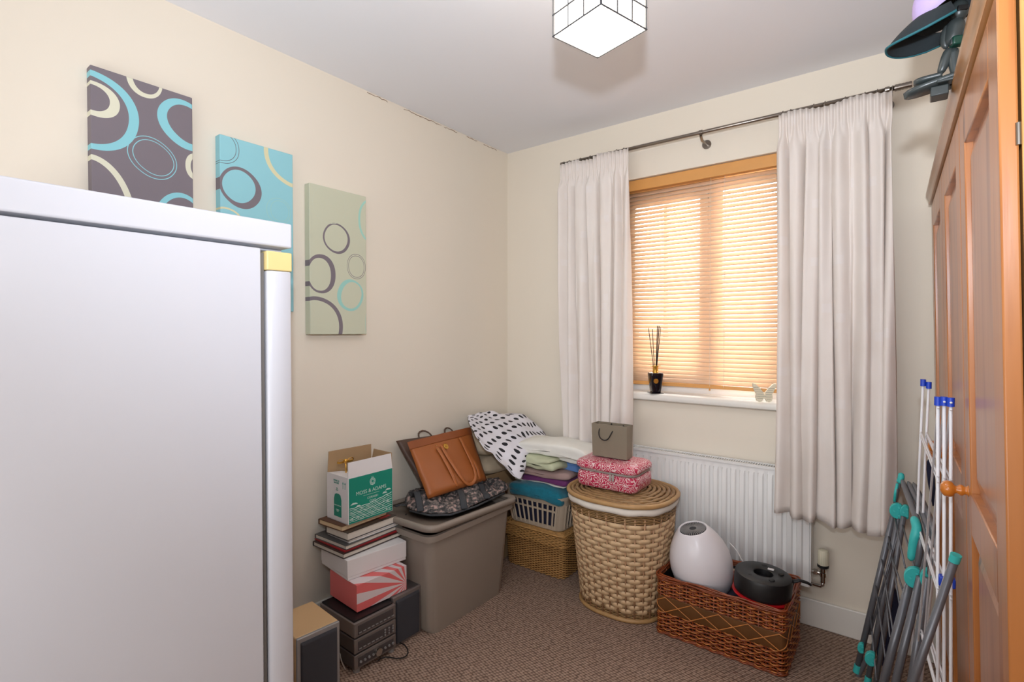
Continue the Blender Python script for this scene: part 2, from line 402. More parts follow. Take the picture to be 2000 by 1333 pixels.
# window frame (white plastic casement), glass, sill
wf = thing('window_1', None, None, ((WX0 + WX1) / 2, YF + .12, WZ0)); wf['kind'] = 'structure'; og = wf.location
Y0, Y1 = YF + .095, YF + .15
def wbar(nm, x0, x1, z0, z1, y0=Y0, y1=Y1, mat='upvc'): return MB().box(x0, x1, y0, y1, z0, z1).rel(og).build(nm, mat, wf, bevel=.004)
wbar('frame_side', WX0, WX0 + .06, WZ0, WZ1); wbar('frame_side', WX1 - .06, WX1, WZ0, WZ1)
wbar('frame_rail', WX0 + .06, WX1 - .06, WZ0, WZ0 + .06); wbar('frame_rail', WX0 + .06, WX1 - .06, WZ1 - .055, WZ1); wbar('sash_rail', -.725, WX1 - .06, WZ1 - .105, WZ1 - .055)
wbar('mullion', -.795, -.725, WZ0 + .06, WZ1 - .055)
wbar('sash_rail', WX0 + .06, -.795, WZ1 - .135, WZ1 - .055, Y0 - .012, Y1 - .01); wbar('sash_rail', WX0 + .06, -.795, WZ0 + .06, WZ0 + .11, Y0 - .012, Y1 - .01)
wbar('sash_stile', WX0 + .06, WX0 + .11, WZ0 + .11, WZ1 - .135, Y0 - .012, Y1 - .01); wbar('sash_stile', -.835, -.795, WZ0 + .11, WZ1 - .135, Y0 - .012, Y1 - .01)
wbar('glazing_bar', -1.03, -1.01, WZ0 + .11, WZ1 - .135, Y0 + .01, Y1 - .02)
wbar('glazing_bar', WX0 + .11, -.835, 1.50, 1.516, Y0 + .01, Y1 - .02)
wbar('window_catch', -.83, -.80, 1.44, 1.46, Y0 - .03, Y0 - .012, 'steel')
wbar('pane', WX0 + .11, -.835, WZ0 + .11, WZ1 - .135, Y0 + .022, Y0 + .026, 'glass')
wbar('pane', -.725, WX1 - .06, WZ0 + .06, WZ1 - .055, Y0 + .022, Y0 + .026, 'glass')
sill = MB(); prof = [(YF + .10, .965), (YF - .03, .965), (YF - .043, .957), (YF - .047, .945), (YF - .043, .932), (YF - .03, .925), (YF - .002, .925), (YF - .002, .955), (YF + .10, .955)]
a = [Vector((WX0 - .03, y, z)) for y, z in prof]; b = [Vector((WX1 + .03, y, z)) for y, z in prof]
struct('trim_1', sill.prism(a, b), 'trim', smooth=True)

# outside: pale rendered ground seen only as brightness through the slats
# ---------------------------------------------------------------- venetian blind
BY = YF + .045
bl = thing('venetian_blind', 'oak coloured wooden venetian blind closed across the window between the curtains', 'blind', ((WX0 + WX1) / 2, BY, WZ0 + .012)); og = bl.location
X0, X1 = WX0 + .008, WX1 - .008
MB().box(X0, X1, BY - .03, BY + .025, WZ1 - .058, WZ1 - .002).rel(og).build('headrail', 'blindrail', bl, bevel=.003)
MB().box(X0, X1, BY - .013, BY + .013, 1.0, 1.018).rel(og).build('bottom_rail', 'blindrail', bl, bevel=.003)
zt, zb, n = WZ1 - .074, 1.030, 47
hw, th, ta = .0128, .0014, R(52)
c_, s_ = math.cos(ta), math.sin(ta)
def slat_mesh():
    m = MB(); top = []; bot = []
    for k in range(5):
        w = -hw + 2 * hw * k / 4; crown = .0016 * (1 - (w / hw) ** 2)
        for lst, o_ in ((top, th / 2), (bot, -th / 2)):
            hgt = crown + o_
            lst.append((w * c_ - hgt * s_, w * s_ + hgt * c_))
    pr = top + bot[::-1]
    return m.prism([(X0 - og.x, y, z) for y, z in pr], [(X1 - og.x, y, z) for y, z in pr])
first = slat_mesh().build('slat', 'blind', bl, smooth='full')
first.location = (0, 0, zt - og.z)
for k in range(1, n):
    s = first.copy(); C.objects.link(s); s.parent = bl; s.location = (random.uniform(-.0006, .0006), 0, zt - (zt - zb) * k / (n - 1) - og.z)
for x in (X0 + .02, -.765, X1 - .03, -.70):
    MB().tube([(x, BY - .0125, 1.01), (x, BY - .0125, WZ1 - .058)], .0008, 5).rel(og).build('ladder_cord', 'liner', bl)
MB().tube([(X1 - .012, BY - .032, 1.55), (X1 - .012, BY - .032, WZ1 - .04)], .001, 5).rel(og).build('pull_cord', 'white_cord', bl)
MB().lathe([(.0, 0), (.004, .001), (.0045, .006), (.001, .012), (0, .012)], 10, (-.765, BY - .012, .990)).rel(og).build('cord_button', 'blindrail', bl)

# ---------------------------------------------------------------- curtain pole, rings, curtains
PYY = 2.465
def polez(x): return 2.218 + (x + 1.55) * -.004
pl = thing('curtain_pole', 'brushed steel curtain pole across the top of the window', 'curtain pole', (-.78, PYY, 2.215)); og = pl.location
MB().tube([(-1.53, PYY, polez(-1.53)), (-.005, PYY, polez(0))], .0085, 16).rel(og).build('pole', 'steel', pl, smooth='full')
m = MB(); zz = polez(0)
for k in range(5):
    m.tube([(-.045 + k * .0105, PYY, zz), (-.036 + k * .0105, PYY, zz)], .0125, 16)
m.tube([(-.046, PYY, zz), (.008, PYY, zz)], .0108, 16)
m.rel(og).build('finial', 'steel', pl, smooth=True)
MB().tube([(-1.545, PYY, polez(-1.53)), (-1.53, PYY, polez(-1.53))], .011, 14).rel(og).build('finial', 'steel', pl, smooth=True)
for bx in (-.775, -.068):
    MB().tube([(bx, YF - .001, polez(bx) - .03), (bx, YF - .008, polez(bx) - .03)], .021, 20).rel(og).build('bracket_plate', 'steel', pl, smooth=True)
    MB().tube([(bx, YF - .006, polez(bx) - .03), (bx, PYY + .02, polez(bx) - .03), (bx, PYY, polez(bx) - .014)], .0062, 10).rel(og).build('bracket_arm', 'steel', pl, smooth=True)
    MB().tube([(bx - .007, PYY, polez(bx)), (bx + .007, PYY, polez(bx))], .0118, 14).rel(og).build('bracket_cup', 'steel', pl, smooth=True)
rc = 0
for x in (-1.525, -1.49, -1.42, -1.36, -1.30, -1.25, -1.205, -1.165, -.43, -.40, -.315, -.275, -.205, -.14, -.10, -.052):
    pts = [Vector((x + .0015 * math.sin(q), PYY + .0145 * math.cos(q), polez(x) - .004 + .0145 * math.sin(q))) for q in [2 * math.pi * k / 16 for k in range(16)]]
    m = MB().tube(pts, .0016, 6, closed=True)
    m.tube([(x, PYY, polez(x) - .019), (x, PYY - .002, polez(x) - .03)], .0012, 5)
    rc += 1
    o = m.build('curtain_ring', 'steel', smooth='full')
    side = 'left' if x < -.8 else 'right'; ordn = ('first', 'second', 'third', 'fourth', 'fifth', 'sixth', 'seventh', 'eighth')[(rc - 1) % 8]
    tag(o, '%s steel ring from the left along the heading of the %s curtain' % (ordn, side), 'ring', 'rings of the %s curtain' % side)

def curtain(name, label, xt0, xt1, xb0, xb1, ztop, zbot, nf, seed, yb):
    """pencil-pleated curtain: gathered heading, deep irregular folds, uneven hem"""
    nu, nv = 240, 56
    m = MB(); uv = []
    rnd = random.Random(seed); ph = [rnd.uniform(0, 6.28) for _ in range(6)]
    def pt(u, v):
        z = ztop(u) + (zbot(u) - ztop(u)) * v
        hd = min(1, max(0, (v - .045) / .05)); hd = hd * hd * (3 - 2 * hd)
        xt = xt0 + (xt1 - xt0) * u; xb = xb0 + (xb1 - xb0) * u
        vv = min(1, v * 1.15); x = xt + (xb - xt) * vv ** .8
        uu = u + .018 * math.sin(u * 9 + ph[0] + v * 2.2) * hd + .012 * math.sin(u * 17 + ph[2] - v * 3)
        a = math.sin(uu * nf * 2 * math.pi + ph[1] + .8 * math.sin(v * 2.6 + u * 5))
        b = math.sin(uu * nf * 1.73 * 2 * math.pi + ph[3] + v * 1.4)
        pl_ = math.sin(u * 46 * 2 * math.pi * (xt1 - xt0) / .42 * .42) * .006
        deep = (.017 + .012 * v) * (a + .38 * b) + .012 * nz((u * 5, v * 1.6, 0), 1, seed)
        y = PYY - .028 + (yb - PYY + .028) * min(1, v * 1.2) + pl_ * (1 - hd) + deep * hd
        y += .0035 * nz((u * 26, v * 12, 1), 1, seed) * hd
        x += hd * .014 * math.cos(uu * nf * 2 * math.pi + ph[1]) * (.5 + .5 * v)
        y = min(y, YF - .092) if z < .72 else y
        return (x, y, z)
    for j in range(nv + 1):
        for i in range(nu + 1):
            p = pt(i / nu, j / nv); m.v.append(p); uv.append((i / nu * (xb1 - xb0) * 2.2, p[2]))
    for j in range(nv):
        for i in range(nu):
            a = j * (nu + 1) + i; m.f.append((a, a + 1, a + nu + 2, a + nu + 1))
    m.uv = uv
    o = m.build(name, 'curtain', smooth='full')
    s = o.modifiers.new('thick', 'SOLIDIFY'); s.thickness = .002; s.offset = 0
    return tag(o, label, 'curtain')
curtain('curtain', 'ivory pleated curtain hanging left of the window behind the paper bag', -1.535, -1.125, -1.50, -1.115,
        lambda u: 2.206 + .008 * math.sin(u * 5) + (.012 if u > .55 else 0) - (.012 if .3 < u < .5 else 0), lambda u: .60, 6.2, 5, 2.43)
curtain('curtain', 'ivory pleated curtain hanging right of the window over the radiator end', -.440, -.052, -.425, -.035,
        lambda u: 2.200 + .007 * math.sin(u * 11), lambda u: .512 - .012 * u + .010 * math.sin(u * 21), 7.2, 11, 2.415)

# ---------------------------------------------------------------- radiator
rd = thing('radiator', 'white ribbed panel radiator under the window behind the wicker basket', 'radiator', (-.75, 2.50, .19)); og = rd.location
RX0, RX1, RZ0, RZ1 = -1.20, -.312, .195, .685; RY = 2.478
m = MB(); pts = []; pitch = .0385; x = RX0 + .02
prof = [(RX0, RY + .012), (RX0 + .006, RY + .002)]
while x + pitch < RX1 - .012:
    prof += [(x + .004, RY + .002), (x + .009, RY - .008), (x + .026, RY - .008), (x + .031, RY + .002)]; x += pitch
prof += [(RX1 - .006, RY + .002), (RX1, RY + .012)]
back = [(RX1, RY + .020), (RX0, RY + .020)]
def flat(zv, depth): return [Vector((px_, (RY + .002 + (py_ - RY - .002) * depth) if py_ < RY + .002 else py_, zv)) for px_, py_ in prof] + [Vector((a_, b_, zv)) for a_, b_ in back]
m.loft([flat(RZ0, 0), flat(RZ0 + .02, 0), flat(RZ0 + .035, 1), flat(RZ1 - .05, 1), flat(RZ1 - .035, 0), flat(RZ1 - .012, 0)])
m.rel(og).build('front_panel', 'rad', rd, smooth=True)
MB().box(RX0 + .01, RX1 - .01, RY + .045, RY + .060, RZ0 + .01, RZ1 - .02).rel(og).build('back_panel', 'rad', rd, bevel=.003)
MB().box(RX0 - .002, RX0 + .003, RY - .002, RY + .064, RZ0 + .02, RZ1).rel(og).build('side_panel', 'rad', rd, bevel=.001)
MB().box(RX1 - .003, RX1 + .002, RY - .002, RY + .064, RZ0 + .02, RZ1).rel(og).build('side_panel', 'rad', rd, bevel=.001)
m = MB(); m.box(RX0, RX1, RY - .004, RY + .008, RZ1 - .012, RZ1); m.box(RX0, RX1, RY + .052, RY + .066, RZ1 - .012, RZ1)
x = RX0 + .01
while x < RX1 - .01:
    m.box(x, x + .005, RY + .008, RY + .052, RZ1 - .006, RZ1 - .002); x += .0105
m.rel(og).build('top_grille', 'rad', rd)
m = MB(); x = RX0 + .04
while x < RX1 - .02:
    m.box(x, x + .02, RY + .022, RY + .043, RZ0 + .03, RZ1 - .03); x += .04
m.rel(og).build('convector_fins', 'rad', rd)
# valve: thermostatic head on chrome elbow and tail pipe
vx, vy = -.268, 2.495
vv = thing('radiator_valve', 'cream thermostatic valve with chrome elbow at the right end of the radiator', 'valve', (vx, vy, .20)); og = vv.location
m = MB(); rings = []
for r_, z_ in ((.018, .300), (.0205, .303), (.0205, .352), (.0185, .362), (.010, .366)):
    rings.append([Vector((vx + (r_ - (.0013 if k % 2 else 0)) * math.cos(math.pi * k / 18), vy + (r_ - (.0013 if k % 2 else 0)) * math.sin(math.pi * k / 18), z_)) for k in range(36)])
m.loft(rings).rel(og).build('valve_head', 'cream_plastic', vv, smooth=True)
MB().lathe([(.014, .286), (.0215, .292), (.0215, .300), (.014, .301)], 24, (vx, vy, 0)).rel(og).build('collar', 'black', vv, smooth=True)
MB().lathe([(.010, .225), (.010, .250), (.0135, .252), (.0135, .268), (.011, .270), (.011, .288)], 16, (vx, vy, 0)).rel(og).build('valve_body', 'chrome', vv, smooth=True)
MB().tube([(RX1 - .002, RY + .02, .262), (vx - .03, RY + .018, .262)], .009, 12).tube([(vx - .034, RY + .018, .262), (vx - .020, RY + .018, .262)], .0135, 6).tube([(vx - .02, RY + .018, .262), (vx, vy, .262)], .008, 12).rel(og).build('tail', 'chrome', vv, smooth=True)
MB().tube([(vx, vy, .23), (vx, vy, .214), (vx - .008, vy, .207), (vx - .05, vy + .01, .205), (vx - .075, vy + .02, .205), (vx - .078, YF - .002, .205)], .0065, 12).rel(og).build('pipe', 'chrome', vv, smooth='full')

# ---------------------------------------------------------------- pendant shade
LH = .78
def cp(lat, dep, z): return Vector((lat * cr[0] + dep * -math.sin(YAW), lat * cr[1] + dep * math.cos(YAW), z))
lc = cp(.291 * LH, 1.732 * LH, 0)
cornerL = cp(.136 * LH, 1.752 * LH, 0); cornerB = cp(.299 * LH, 1.877 * LH, 0)
ang = math.atan2((cornerB - cornerL).y, (cornerB - cornerL).x); S = .213 * LH / 2
zb0 = CAMZ + LH
la = thing('ceiling_light', 'lit white glass cube pendant with wire grid hanging from the ceiling', 'lamp', (lc.x, lc.y, zb0), ang)
SH = S * 2
m = MB()
a_ = S; t_ = .004
m.prism(rrect(-a_, a_, -a_, a_, .006, 0), rrect(-a_, a_, -a_, a_, .006, SH))
m.build('shade', 'shade', la, smooth=True)
g = MB()
for k in range(4):
    z = SH * k / 3
    z = min(z, SH - .002)
    e = S + .002
    g.tube([(-e, -e, z), (e, -e, z), (e, e, z), (-e, e, z)], .0026, 6, closed=True)
for k in range(4):
    u = -S + 2 * S * k / 3
    for (x, y) in ((u, -S - .002), (u, S + .002), (-S - .002, u), (S + .002, u)):
        g.tube([(x, y, 0), (x, y, SH)], .0022, 6)
g.build('wire_grid', 'wire', la)
MB().lathe([(.02, SH), (.02, SH + .03), (.004, SH + .04), (.004, H - zb0 - .02), (.04, H - zb0 - .018), (.04, H - zb0 - .001)], 20).build('flex_and_rose', 'upvc', la, smooth=True)
# ================================================================ FRIDGE, CANVASES, WARDROBE
fr = PX(-1.33, 569, 438)
FROT = -R(1.6)
fg = thing('fridge', 'white upright fridge in the left foreground with a yellowed handle cap', 'fridge', (fr.x, fr.y, 0), FROT)
ZT = 1.571; FD = .60; FW = .60      # local: x<0 depth, y<0 width
MB().box(-FD, -.052, -FW, 0, .03, ZT - .066).build('cabinet', 'fridge', fg, bevel=.004)
MB().box(-FD, 0, -FW - .004, .002, ZT - .066, ZT).build('worktop', 'fridge', fg, bevel=.005, seg=3)
MB().box(-.044, -.006, -FW, -.080, .09, ZT - .074).build('door_panel', 'fridge', fg, bevel=.003)
MB().box(-.052, -.040, -FW + .01, -.002, .09, ZT - .074).build('gasket', 'graygap', fg)
MB().box(-.044, -.012, -.078, -.0700, .09, ZT - .085).build('handle_channel', 'graygap', fg)
MB().prism([(-.04, -.066, .09), (-.004, -.066, .09), (.004, -.056, .09), (.004, -.008, .09), (0, -.002, .09), (-.04, -.002, .09)],
           [(-.04, -.066, ZT - .131), (-.004, -.066, ZT - .131), (.004, -.056, ZT - .131), (.004, -.008, ZT - .131), (0, -.002, ZT - .131), (-.04, -.002, ZT - .131)]).build('handle', 'fridge', fg, bevel=.003)
tag(MB().box(-.04, .005, -.069, -.001, ZT - .130, ZT - .080).build('handle_cap', 'yellowed', fg, bevel=.003), 'yellowed plastic cap on top of the handle')
MB().box(-.55, -.05, -FW + .01, -.01, .0, .03).build('plinth', 'black', fg)
MB().box(-.046, -.038, -.083, -.066, ZT - .092, ZT - .078).build('hinge_pin', 'black', fg)

TQ = (140, 204, 214); GR = (124, 115, 122); SG = (212, 214, 190); TD = (100, 92, 100)
# canvas 1: y 0.465..0.745 z 1.455..2.085 ; origin at its base centre
def cv(py_center): return py_center
def uvp(x, y, oy, oz): p = PX(-1.957, x, y); return p.y - oy, p.z - oz
def ring(oy, oz, cx, cy, lx, ty, th, thick, shift, col, ratio=None):
    """cx,cy centre pixel; lx, ty: half extents in metres"""
    u, v = uvp(cx, cy, oy, oz)
    return (u, v, lx, ty, th, shift[0] * .7, shift[1] * .7, 1 - thick[0], 1 - thick[1], col)
def canvas(label, y0, y1, z0, z1, printm, grp='row of patterned canvases'):
    yc = (y0 + y1) / 2
    o = MB().box(-.0185, .0185, y0 - yc, y1 - yc, 0, z1 - z0).build('canvas_print', printm, loc=(XL + .0195, yc, z0), bevel=.0025)
    return tag(o, label, 'canvas', grp)
oy, oz = .605, 1.455
rs = [ring(oy, oz, 178, 212, .122, .118, -10, (.14, .14), (-.014, 0), TQ),
      ring(oy, oz, 186, 192, .062, .052, -8, (.3, .26), (-.010, .004), (222, 220, 198)),
      ring(oy, oz, 283, 154, .050, .058, 0, (.24, .16), (.006, .006), (222, 220, 198)),
      ring(oy, oz, 364, 244, .088, .076, -38, (.22, .26), (.012, .004), TQ),
      ring(oy, oz, 299, 308, .072, .062, -35, (.035, .035), (0, 0), TQ),
      ring(oy, oz, 301, 308, .061, .051, -35, (.04, .04), (0, 0), TQ),
      ring(oy, oz, 384, 326, .034, .046, 0, (.32, .24), (.008, 0), (222, 220, 198)),
      ring(oy, oz, 196, 382, .080, .125, 20, (.16, .10), (-.006, -.004), (222, 220, 198)),
      ring(oy, oz, 350, 420, .066, .078, -30, (.2, .16), (.004, -.004), TQ)]
canvas('tall mauve-grey canvas with turquoise and cream rings, highest of the three on the left wall', .466, .746, 1.455, 2.086, ring_print('mauve_ring_print', GR, rs))
oy, oz = .9725, 1.36
rs = [ring(oy, oz, 434, 285, .062, .060, 0, (.03, .03), (0, 0), TD), ring(oy, oz, 432, 284, .055, .053, 0, (.035, .035), (0, 0), TD),
      ring(oy, oz, 578, 304, .125, .130, -25, (.12, .09), (.004, .004), (222, 216, 176)),
      ring(oy, oz, 472, 367, .077, .072, -38, (.24, .18), (-.009, .006), GR),
      ring(oy, oz, 446, 430, .055, .045, -15, (.14, .14), (0, 0), (222, 216, 176)),
      ring(oy, oz, 546, 412, .050, .050, 0, (.05, .05), (0, 0), (160, 208, 206)), ring(oy, oz, 548, 412, .038, .040, 0, (.06, .06), (0, 0), (160, 208, 206))]
canvas('turquoise canvas with grey and cream rings, middle one of the three on the left wall', .834, 1.111, 1.36, 1.990, ring_print('turquoise_ring_print', (150, 208, 218), rs))
oy, oz = 1.3225, 1.268
rs = [ring(oy, oz, 728, 433, .075, .100, 0, (.1, .07), (.004, 0), (166, 214, 200)),
      ring(oy, oz, 659, 466, .066, .064, -30, (.16, .12), (-.003, .002), GR),
      ring(oy, oz, 697.5, 521, .049, .056, 0, (.04, .04), (0, 0), GR), ring(oy, oz, 697.5, 521, .042, .049, 0, (.05, .05), (0, 0), GR),
      ring(oy, oz, 629, 535, .068, .082, 0, (.24, .16), (-.009, -.004), GR),
      ring(oy, oz, 686, 577, .066, .070, -25, (.24, .14), (.007, 0), (158, 210, 200)),
      ring(oy, oz, 618, 644, .128, .138, -20, (.13, .09), (-.004, -.004), GR),
      ring(oy, oz, 645, 400, .080, .080, 0, (.03, .03), (0, 0), (204, 208, 186)), ring(oy, oz, 725, 632, .03, .07, 0, (.06, .03), (0, 0), (176, 212, 200))]
canvas('narrow sage canvas with grey and mint rings, lowest of the three on the left wall', 1.182, 1.463, 1.268, 1.896, ring_print('sage_ring_print', (206, 208, 184), rs))

# ---------------------------------------------------------------- wardrobe
wd = thing('wardrobe', 'orange pine wardrobe with three panelled doors along the right wall', 'wardrobe', (.077 + .036, 2.475, 0), .0162); wd.rotation_euler = (0, -R(1.45), .0162)
DW = .4975; NY = -3 * DW
MB().box(.024, .56, NY, NY + .02, 0, 1.775).build('side_panel', 'pine_l', wd, bevel=.001)
MB().box(.024, .56, -.02, 0, 0, 1.775).build('side_panel', 'pine_l', wd, bevel=.001)
MB().box(.54, .555, NY + .02, -.02, .05, 1.75).build('back_panel', 'pine_d', wd)
MB().box(.03, .54, NY + .02, -.02, 1.745, 1.765).build('top_panel', 'pine_d', wd)
MB().box(.03, .54, NY + .02, -.02, .06, .08).build('bottom_panel', 'pine_d', wd)
MB().box(.012, .03, NY + .02, -.02, 0, .06).build('plinth', 'pine', wd, bevel=.002)
# cornice: cove profile mitred round the front and both ends
cp_ = [(.02, 1.754), (-.006, 1.754), (-.008, 1.757), (-.008, 1.768), (-.011, 1.778), (-.014, 1.784), (-.015, 1.786), (-.015, 1.797), (.02, 1.797)]
ov = [(-o_, z_) for o_, z_ in cp_]
m = MB(); rings = []
for (yy) in (.012, NY - .015):
    rings.append([Vector((x_, yy, z_)) for x_, z_ in cp_])
m.loft(rings); m.build('cornice', 'pine_c', wd, smooth=True)
MB().box(.02, .56, NY - .015, .012, 1.775, 1.796).build('cornice_top', 'pine_c', wd)
for k in range(3):
    y1 = -k * DW - .002; y0 = -(k + 1) * DW + .002
    if k == 2: y0 -= .010; y1 -= .004
    zb_, zt_ = .075, 1.748
    SW = .085; PT = 1.66; MR0, MR1 = .865, .950; PB = .165
    st = lambda nm, a, b, c, d: MB().box(0, .020, a, b, c, d)
    dr = st('', y0, y0 + SW, zb_, zt_)
    dr.box(0, .020, y1 - SW, y1, zb_, zt_); dr.box(0, .020, y0 + SW, y1 - SW, PT, zt_); dr.box(0, .020, y0 + SW, y1 - SW, MR0, MR1); dr.box(0, .020, y0 + SW, y1 - SW, zb_, PB)
    dobj = dr.build('door', 'pine', wd, bevel=.0025)
    for (pa, pb) in ((MR1, PT), (PB, MR0)):
        a, b = y0 + SW, y1 - SW
        # raised-and-fielded panel: sloping border round a flat field
        def rect(x, ins): return [Vector((x, a + ins, pa + ins)), Vector((x, b - ins, pa + ins)), Vector((x, b - ins, pb - ins)), Vector((x, a + ins, pb - ins))]
        MB().loft([rect(.018, -.004), rect(.014, 0), rect(.014, .006), rect(.006, .040), rect(.006, .041)]).build('panel', 'pine_d', dobj)
    ky = (y1 - .045) if k != 0 else (y0 + .045)
    kz = .945 if k else .905
    kp = [(.0, .046), (.009, .045), (.0155, .040), (.0175, .033), (.0155, .026), (.009, .022), (.0075, .019), (.0115, .014), (.0115, .010), (.008, .006), (.0095, .002), (.0125, 0)]
    mt = Matrix.Translation((0, ky, kz)) @ Matrix.Rotation(R(-90), 4, 'Y')
    tag(MB().lathe([(r_, z_) for r_, z_ in kp], 24, mat=mt).build('knob', 'knobwood', dobj, smooth='full'))
    if k == 2:
        MB().tube([(.019, y0 - .003, 1.53), (.019, y0 - .003, 1.56)], .003, 10).build('hinge', 'steel', dobj)
        MB().tube([(.012, y0 - .004, .30), (.012, y0 - .004, .36)], .004, 10).build('hinge', 'steel', dobj)
# ================================================================ STACK BY THE LEFT WALL
def corner(zb, near, right):
    """near and right bottom corners of the face turned to the room; returns origin, rotation, width"""
    a = PZ(zb, *near); b = PZ(zb, *right); d = b - a
    return a, math.atan2(d.y, d.x) - math.pi / 2, d.length
def speaker(name, label, cloth_top_angle, a, rz, w, dep, h, veneer, grp=None):
    t = thing(name, label, 'speaker', (a[0], a[1], 0), rz)
    MB().box(-dep, -.012, 0, w, 0, h).build('cabinet', veneer, t, bevel=.003)
    MB().box(-.012, 0, 0, w, 0, h).build('front_frame', 'silver' if veneer == 'beech' else 'stereo', t, bevel=.003)
    MB().prism([(0, .010, .012), (.008, .014, .016), (.008, w - .014, .016), (0, w - .010, .012)],
               [(0, .010, h - .014), (.008, .014, h - .022), (.008, w - .014, h - .022), (0, w - .010, h - .014)]).build('speaker_cloth', 'speaker_cloth', t, smooth=True, bevel=.002)
    return t
a = PZ(.29, 592, 1242); b = PZ(.29, 658, 1208)
a = Vector((-1.535, .888)); 
speaker('speaker', 'beech veneered loudspeaker with grey cloth front at the far left by the fridge', 0, (-1.562, .888), R(-5), .150, .20, .275, 'beech')
speaker('speaker', 'grey loudspeaker standing between the stereo and the plastic bin', 0, (-1.628, 1.337), R(-1), .145, .22, .205, 'stereo_d')

st = thing('stereo', 'stack of dark grey mini stereo units on the carpet under the coral box', 'stereo', (-1.612, 1.142, 0), R(-2))
SW_ = .188
for z0, kind in ((.018, 'amp'), (.078, 'deck'), (.138, 'tuner')):
    z1 = z0 + .054
    u = MB().box(-.24, -.006, 0, SW_, z0, z1).build('unit', 'stereo' if kind == 'tuner' else 'stereo_d', st, bevel=.003)
    MB().box(-.006, 0, 0, SW_, z0 + .001, z1).build('front_panel', 'stereo', u, bevel=.002)
    MB().box(0, .002, .014, SW_ - .012, z0 + .009, z1 - .010).build('display_strip', 'stereo_d', u, bevel=.001)
    for k in range(9):
        y = .024 + k * .0185
        if kind == 'amp' and k == 4: continue
        if kind == 'deck' and k > 5:
            for q in range(3): MB().tube([(.001, y, z0 + .016 + q * .010), (.005, y, z0 + .016 + q * .010)], .0034, 10).build('button', 'silver', u, smooth=True)
        elif kind == 'amp': MB().tube([(.001, y, z0 + .026), (.007, y, z0 + .026)], .0045, 12).build('button', 'silver', u, smooth=True)
        else: MB().box(.001, .0035, y - .006, y + .006, z0 + .014, z0 + .018).build('button', 'silver', u)
    if kind == 'amp': tag(MB().tube([(.001, .098, z0 + .030), (.016, .098, z0 + .030)], .014, 24).build('volume_knob', 'chrome', u, smooth=True), 'chrome volume knob')
    MB().box(-.235, -.012, .006, SW_ - .006, z1, z1 + .006).build('spacer', 'black', u)
for x, y in ((-.02, .02), (-.02, .18), (-.22, .02), (-.22, .18)):
    MB().lathe([(.013, 0), (.013, .012), (.016, .014), (.016, .018)], 16, (x, y, 0)).build('foot', 'silver', st, smooth=True)
MB().lathe([(.008, .0)], 8) if False else None
# black lead curled in front of the grey speaker
cpts = [PZ(.004, *p) for p in ((735, 1296), (752, 1284), (772, 1290), (790, 1290), (800, 1278), (792, 1262), (775, 1256), (765, 1264))]
tag(MB().tube([p + Vector((0, 0, .003 + .004 * (k % 2))) for k, p in enumerate(cpts)], .0028, 8).build('cable', 'cord', smooth='full', sub=1), 'black lead curled on the carpet in front of the stereo', 'cable')
cpts = [PZ(.02, *p) for p in ((661, 1245), (668, 1262), (662, 1290), (668, 1302), (676, 1306))]
tag(MB().tube([Vector((p.x, p.y, .09 - .02 * k)) for k, p in enumerate(cpts)], .0022, 8).build('cable', 'rope', smooth='full', sub=1), 'grey lead looping between beech speaker and stereo', 'cable')

Z = .203
a, rz, w = corner(Z, (697, 1197), (793, 1153))
pb = thing('shoe_box', 'coral cardboard box with white sunburst rays on top of the stereo', 'box', (a.x, a.y, Z), rz); BW = .232; BH = .102
MB().box(-.20, 0, 0, BW, 0, BH).build('body', ['pink_card'], pb, bevel=.0015)
MB().box(.0002, .0012, 0, BW, .0, BH).build('printed_front', 'sunburst', pb)
MB().box(-.20, .0012, 0, BW, BH, BH + .0012).build('printed_lid', 'sunburst', pb)
Z += BH + .002
a, rz, w = corner(Z, (679, 1136), (789, 1095))
wb_ = thing('flat_box', 'plain white flat cardboard box between the coral box and the books', 'box', (a.x, a.y, Z), rz)
MB().box(-.222, 0, 0, .268, 0, .078).build('tray', 'white_card', wb_, bevel=.002)
MB().box(-.224, .0015, -.0015, .2695, .012, .080).build('lid', 'white_card', wb_, bevel=.002)
Z += .082

def book(label, near, right, dep, h, cover, pagem='pages', spine=None, extra=None, wfix=None):
    """spine along the hidden wall side; page block visible toward the room"""
    global Z
    a, rz, w = corner(Z, near, right)
    if wfix: w = wfix
    t = thing('book', label, 'book', (a.x, a.y, Z), rz, 'books and magazines in the stack under the cider carton')
    ct = .0022
    MB().box(-dep, 0, 0, w, 0, ct).build('cover', cover, t, bevel=.0006)
    MB().box(-dep, 0, 0, w, h - ct, h).build('cover', cover, t, bevel=.0006)
    MB().box(-dep, -dep + .003, 0, w, ct, h - ct).build('spine', spine or cover, t)
    MB().box(-dep + .003, -.004, .004, w - .004, ct, h - ct).build('pages', pagem, t)
    if extra: extra(t, w, dep, h)
    Z += h + .0006
    return t
M['cover_dark'] = basic('dark_brown_cover', (58, 44, 40), .4, coat=.2)
M['cover_red'] = basic('red_cover', (178, 40, 46), .4, coat=.2)
M['cover_grey'] = basic('grey_photo_cover', (84, 84, 84), .35, var=.3, scale=18, coat=.3)
M['cover_photo'] = basic('black_photo_cover', (52, 44, 42), .3, var=.4, scale=14, coat=.3)
M['cover_brown'] = basic('brown_cloth_cover', (92, 58, 36), .6)
def ex_grey(t, w, d, h):
    MB().box(-d * .75, -d * .68, w * .18, w * .30, h, h + .0006).build('cover_mark', 'cover_red', t)
def ex_photo(t, w, d, h):
    MB().box(-d * .45, -d * .12, w * .72, w * .93, h, h + .0006).build('cover_mark', 'cover_red', t)
book('hardback with a dark brown cover, lowest of the books, on the white box', (671, 1093), (786, 1046), .213, .019, 'cover_dark')
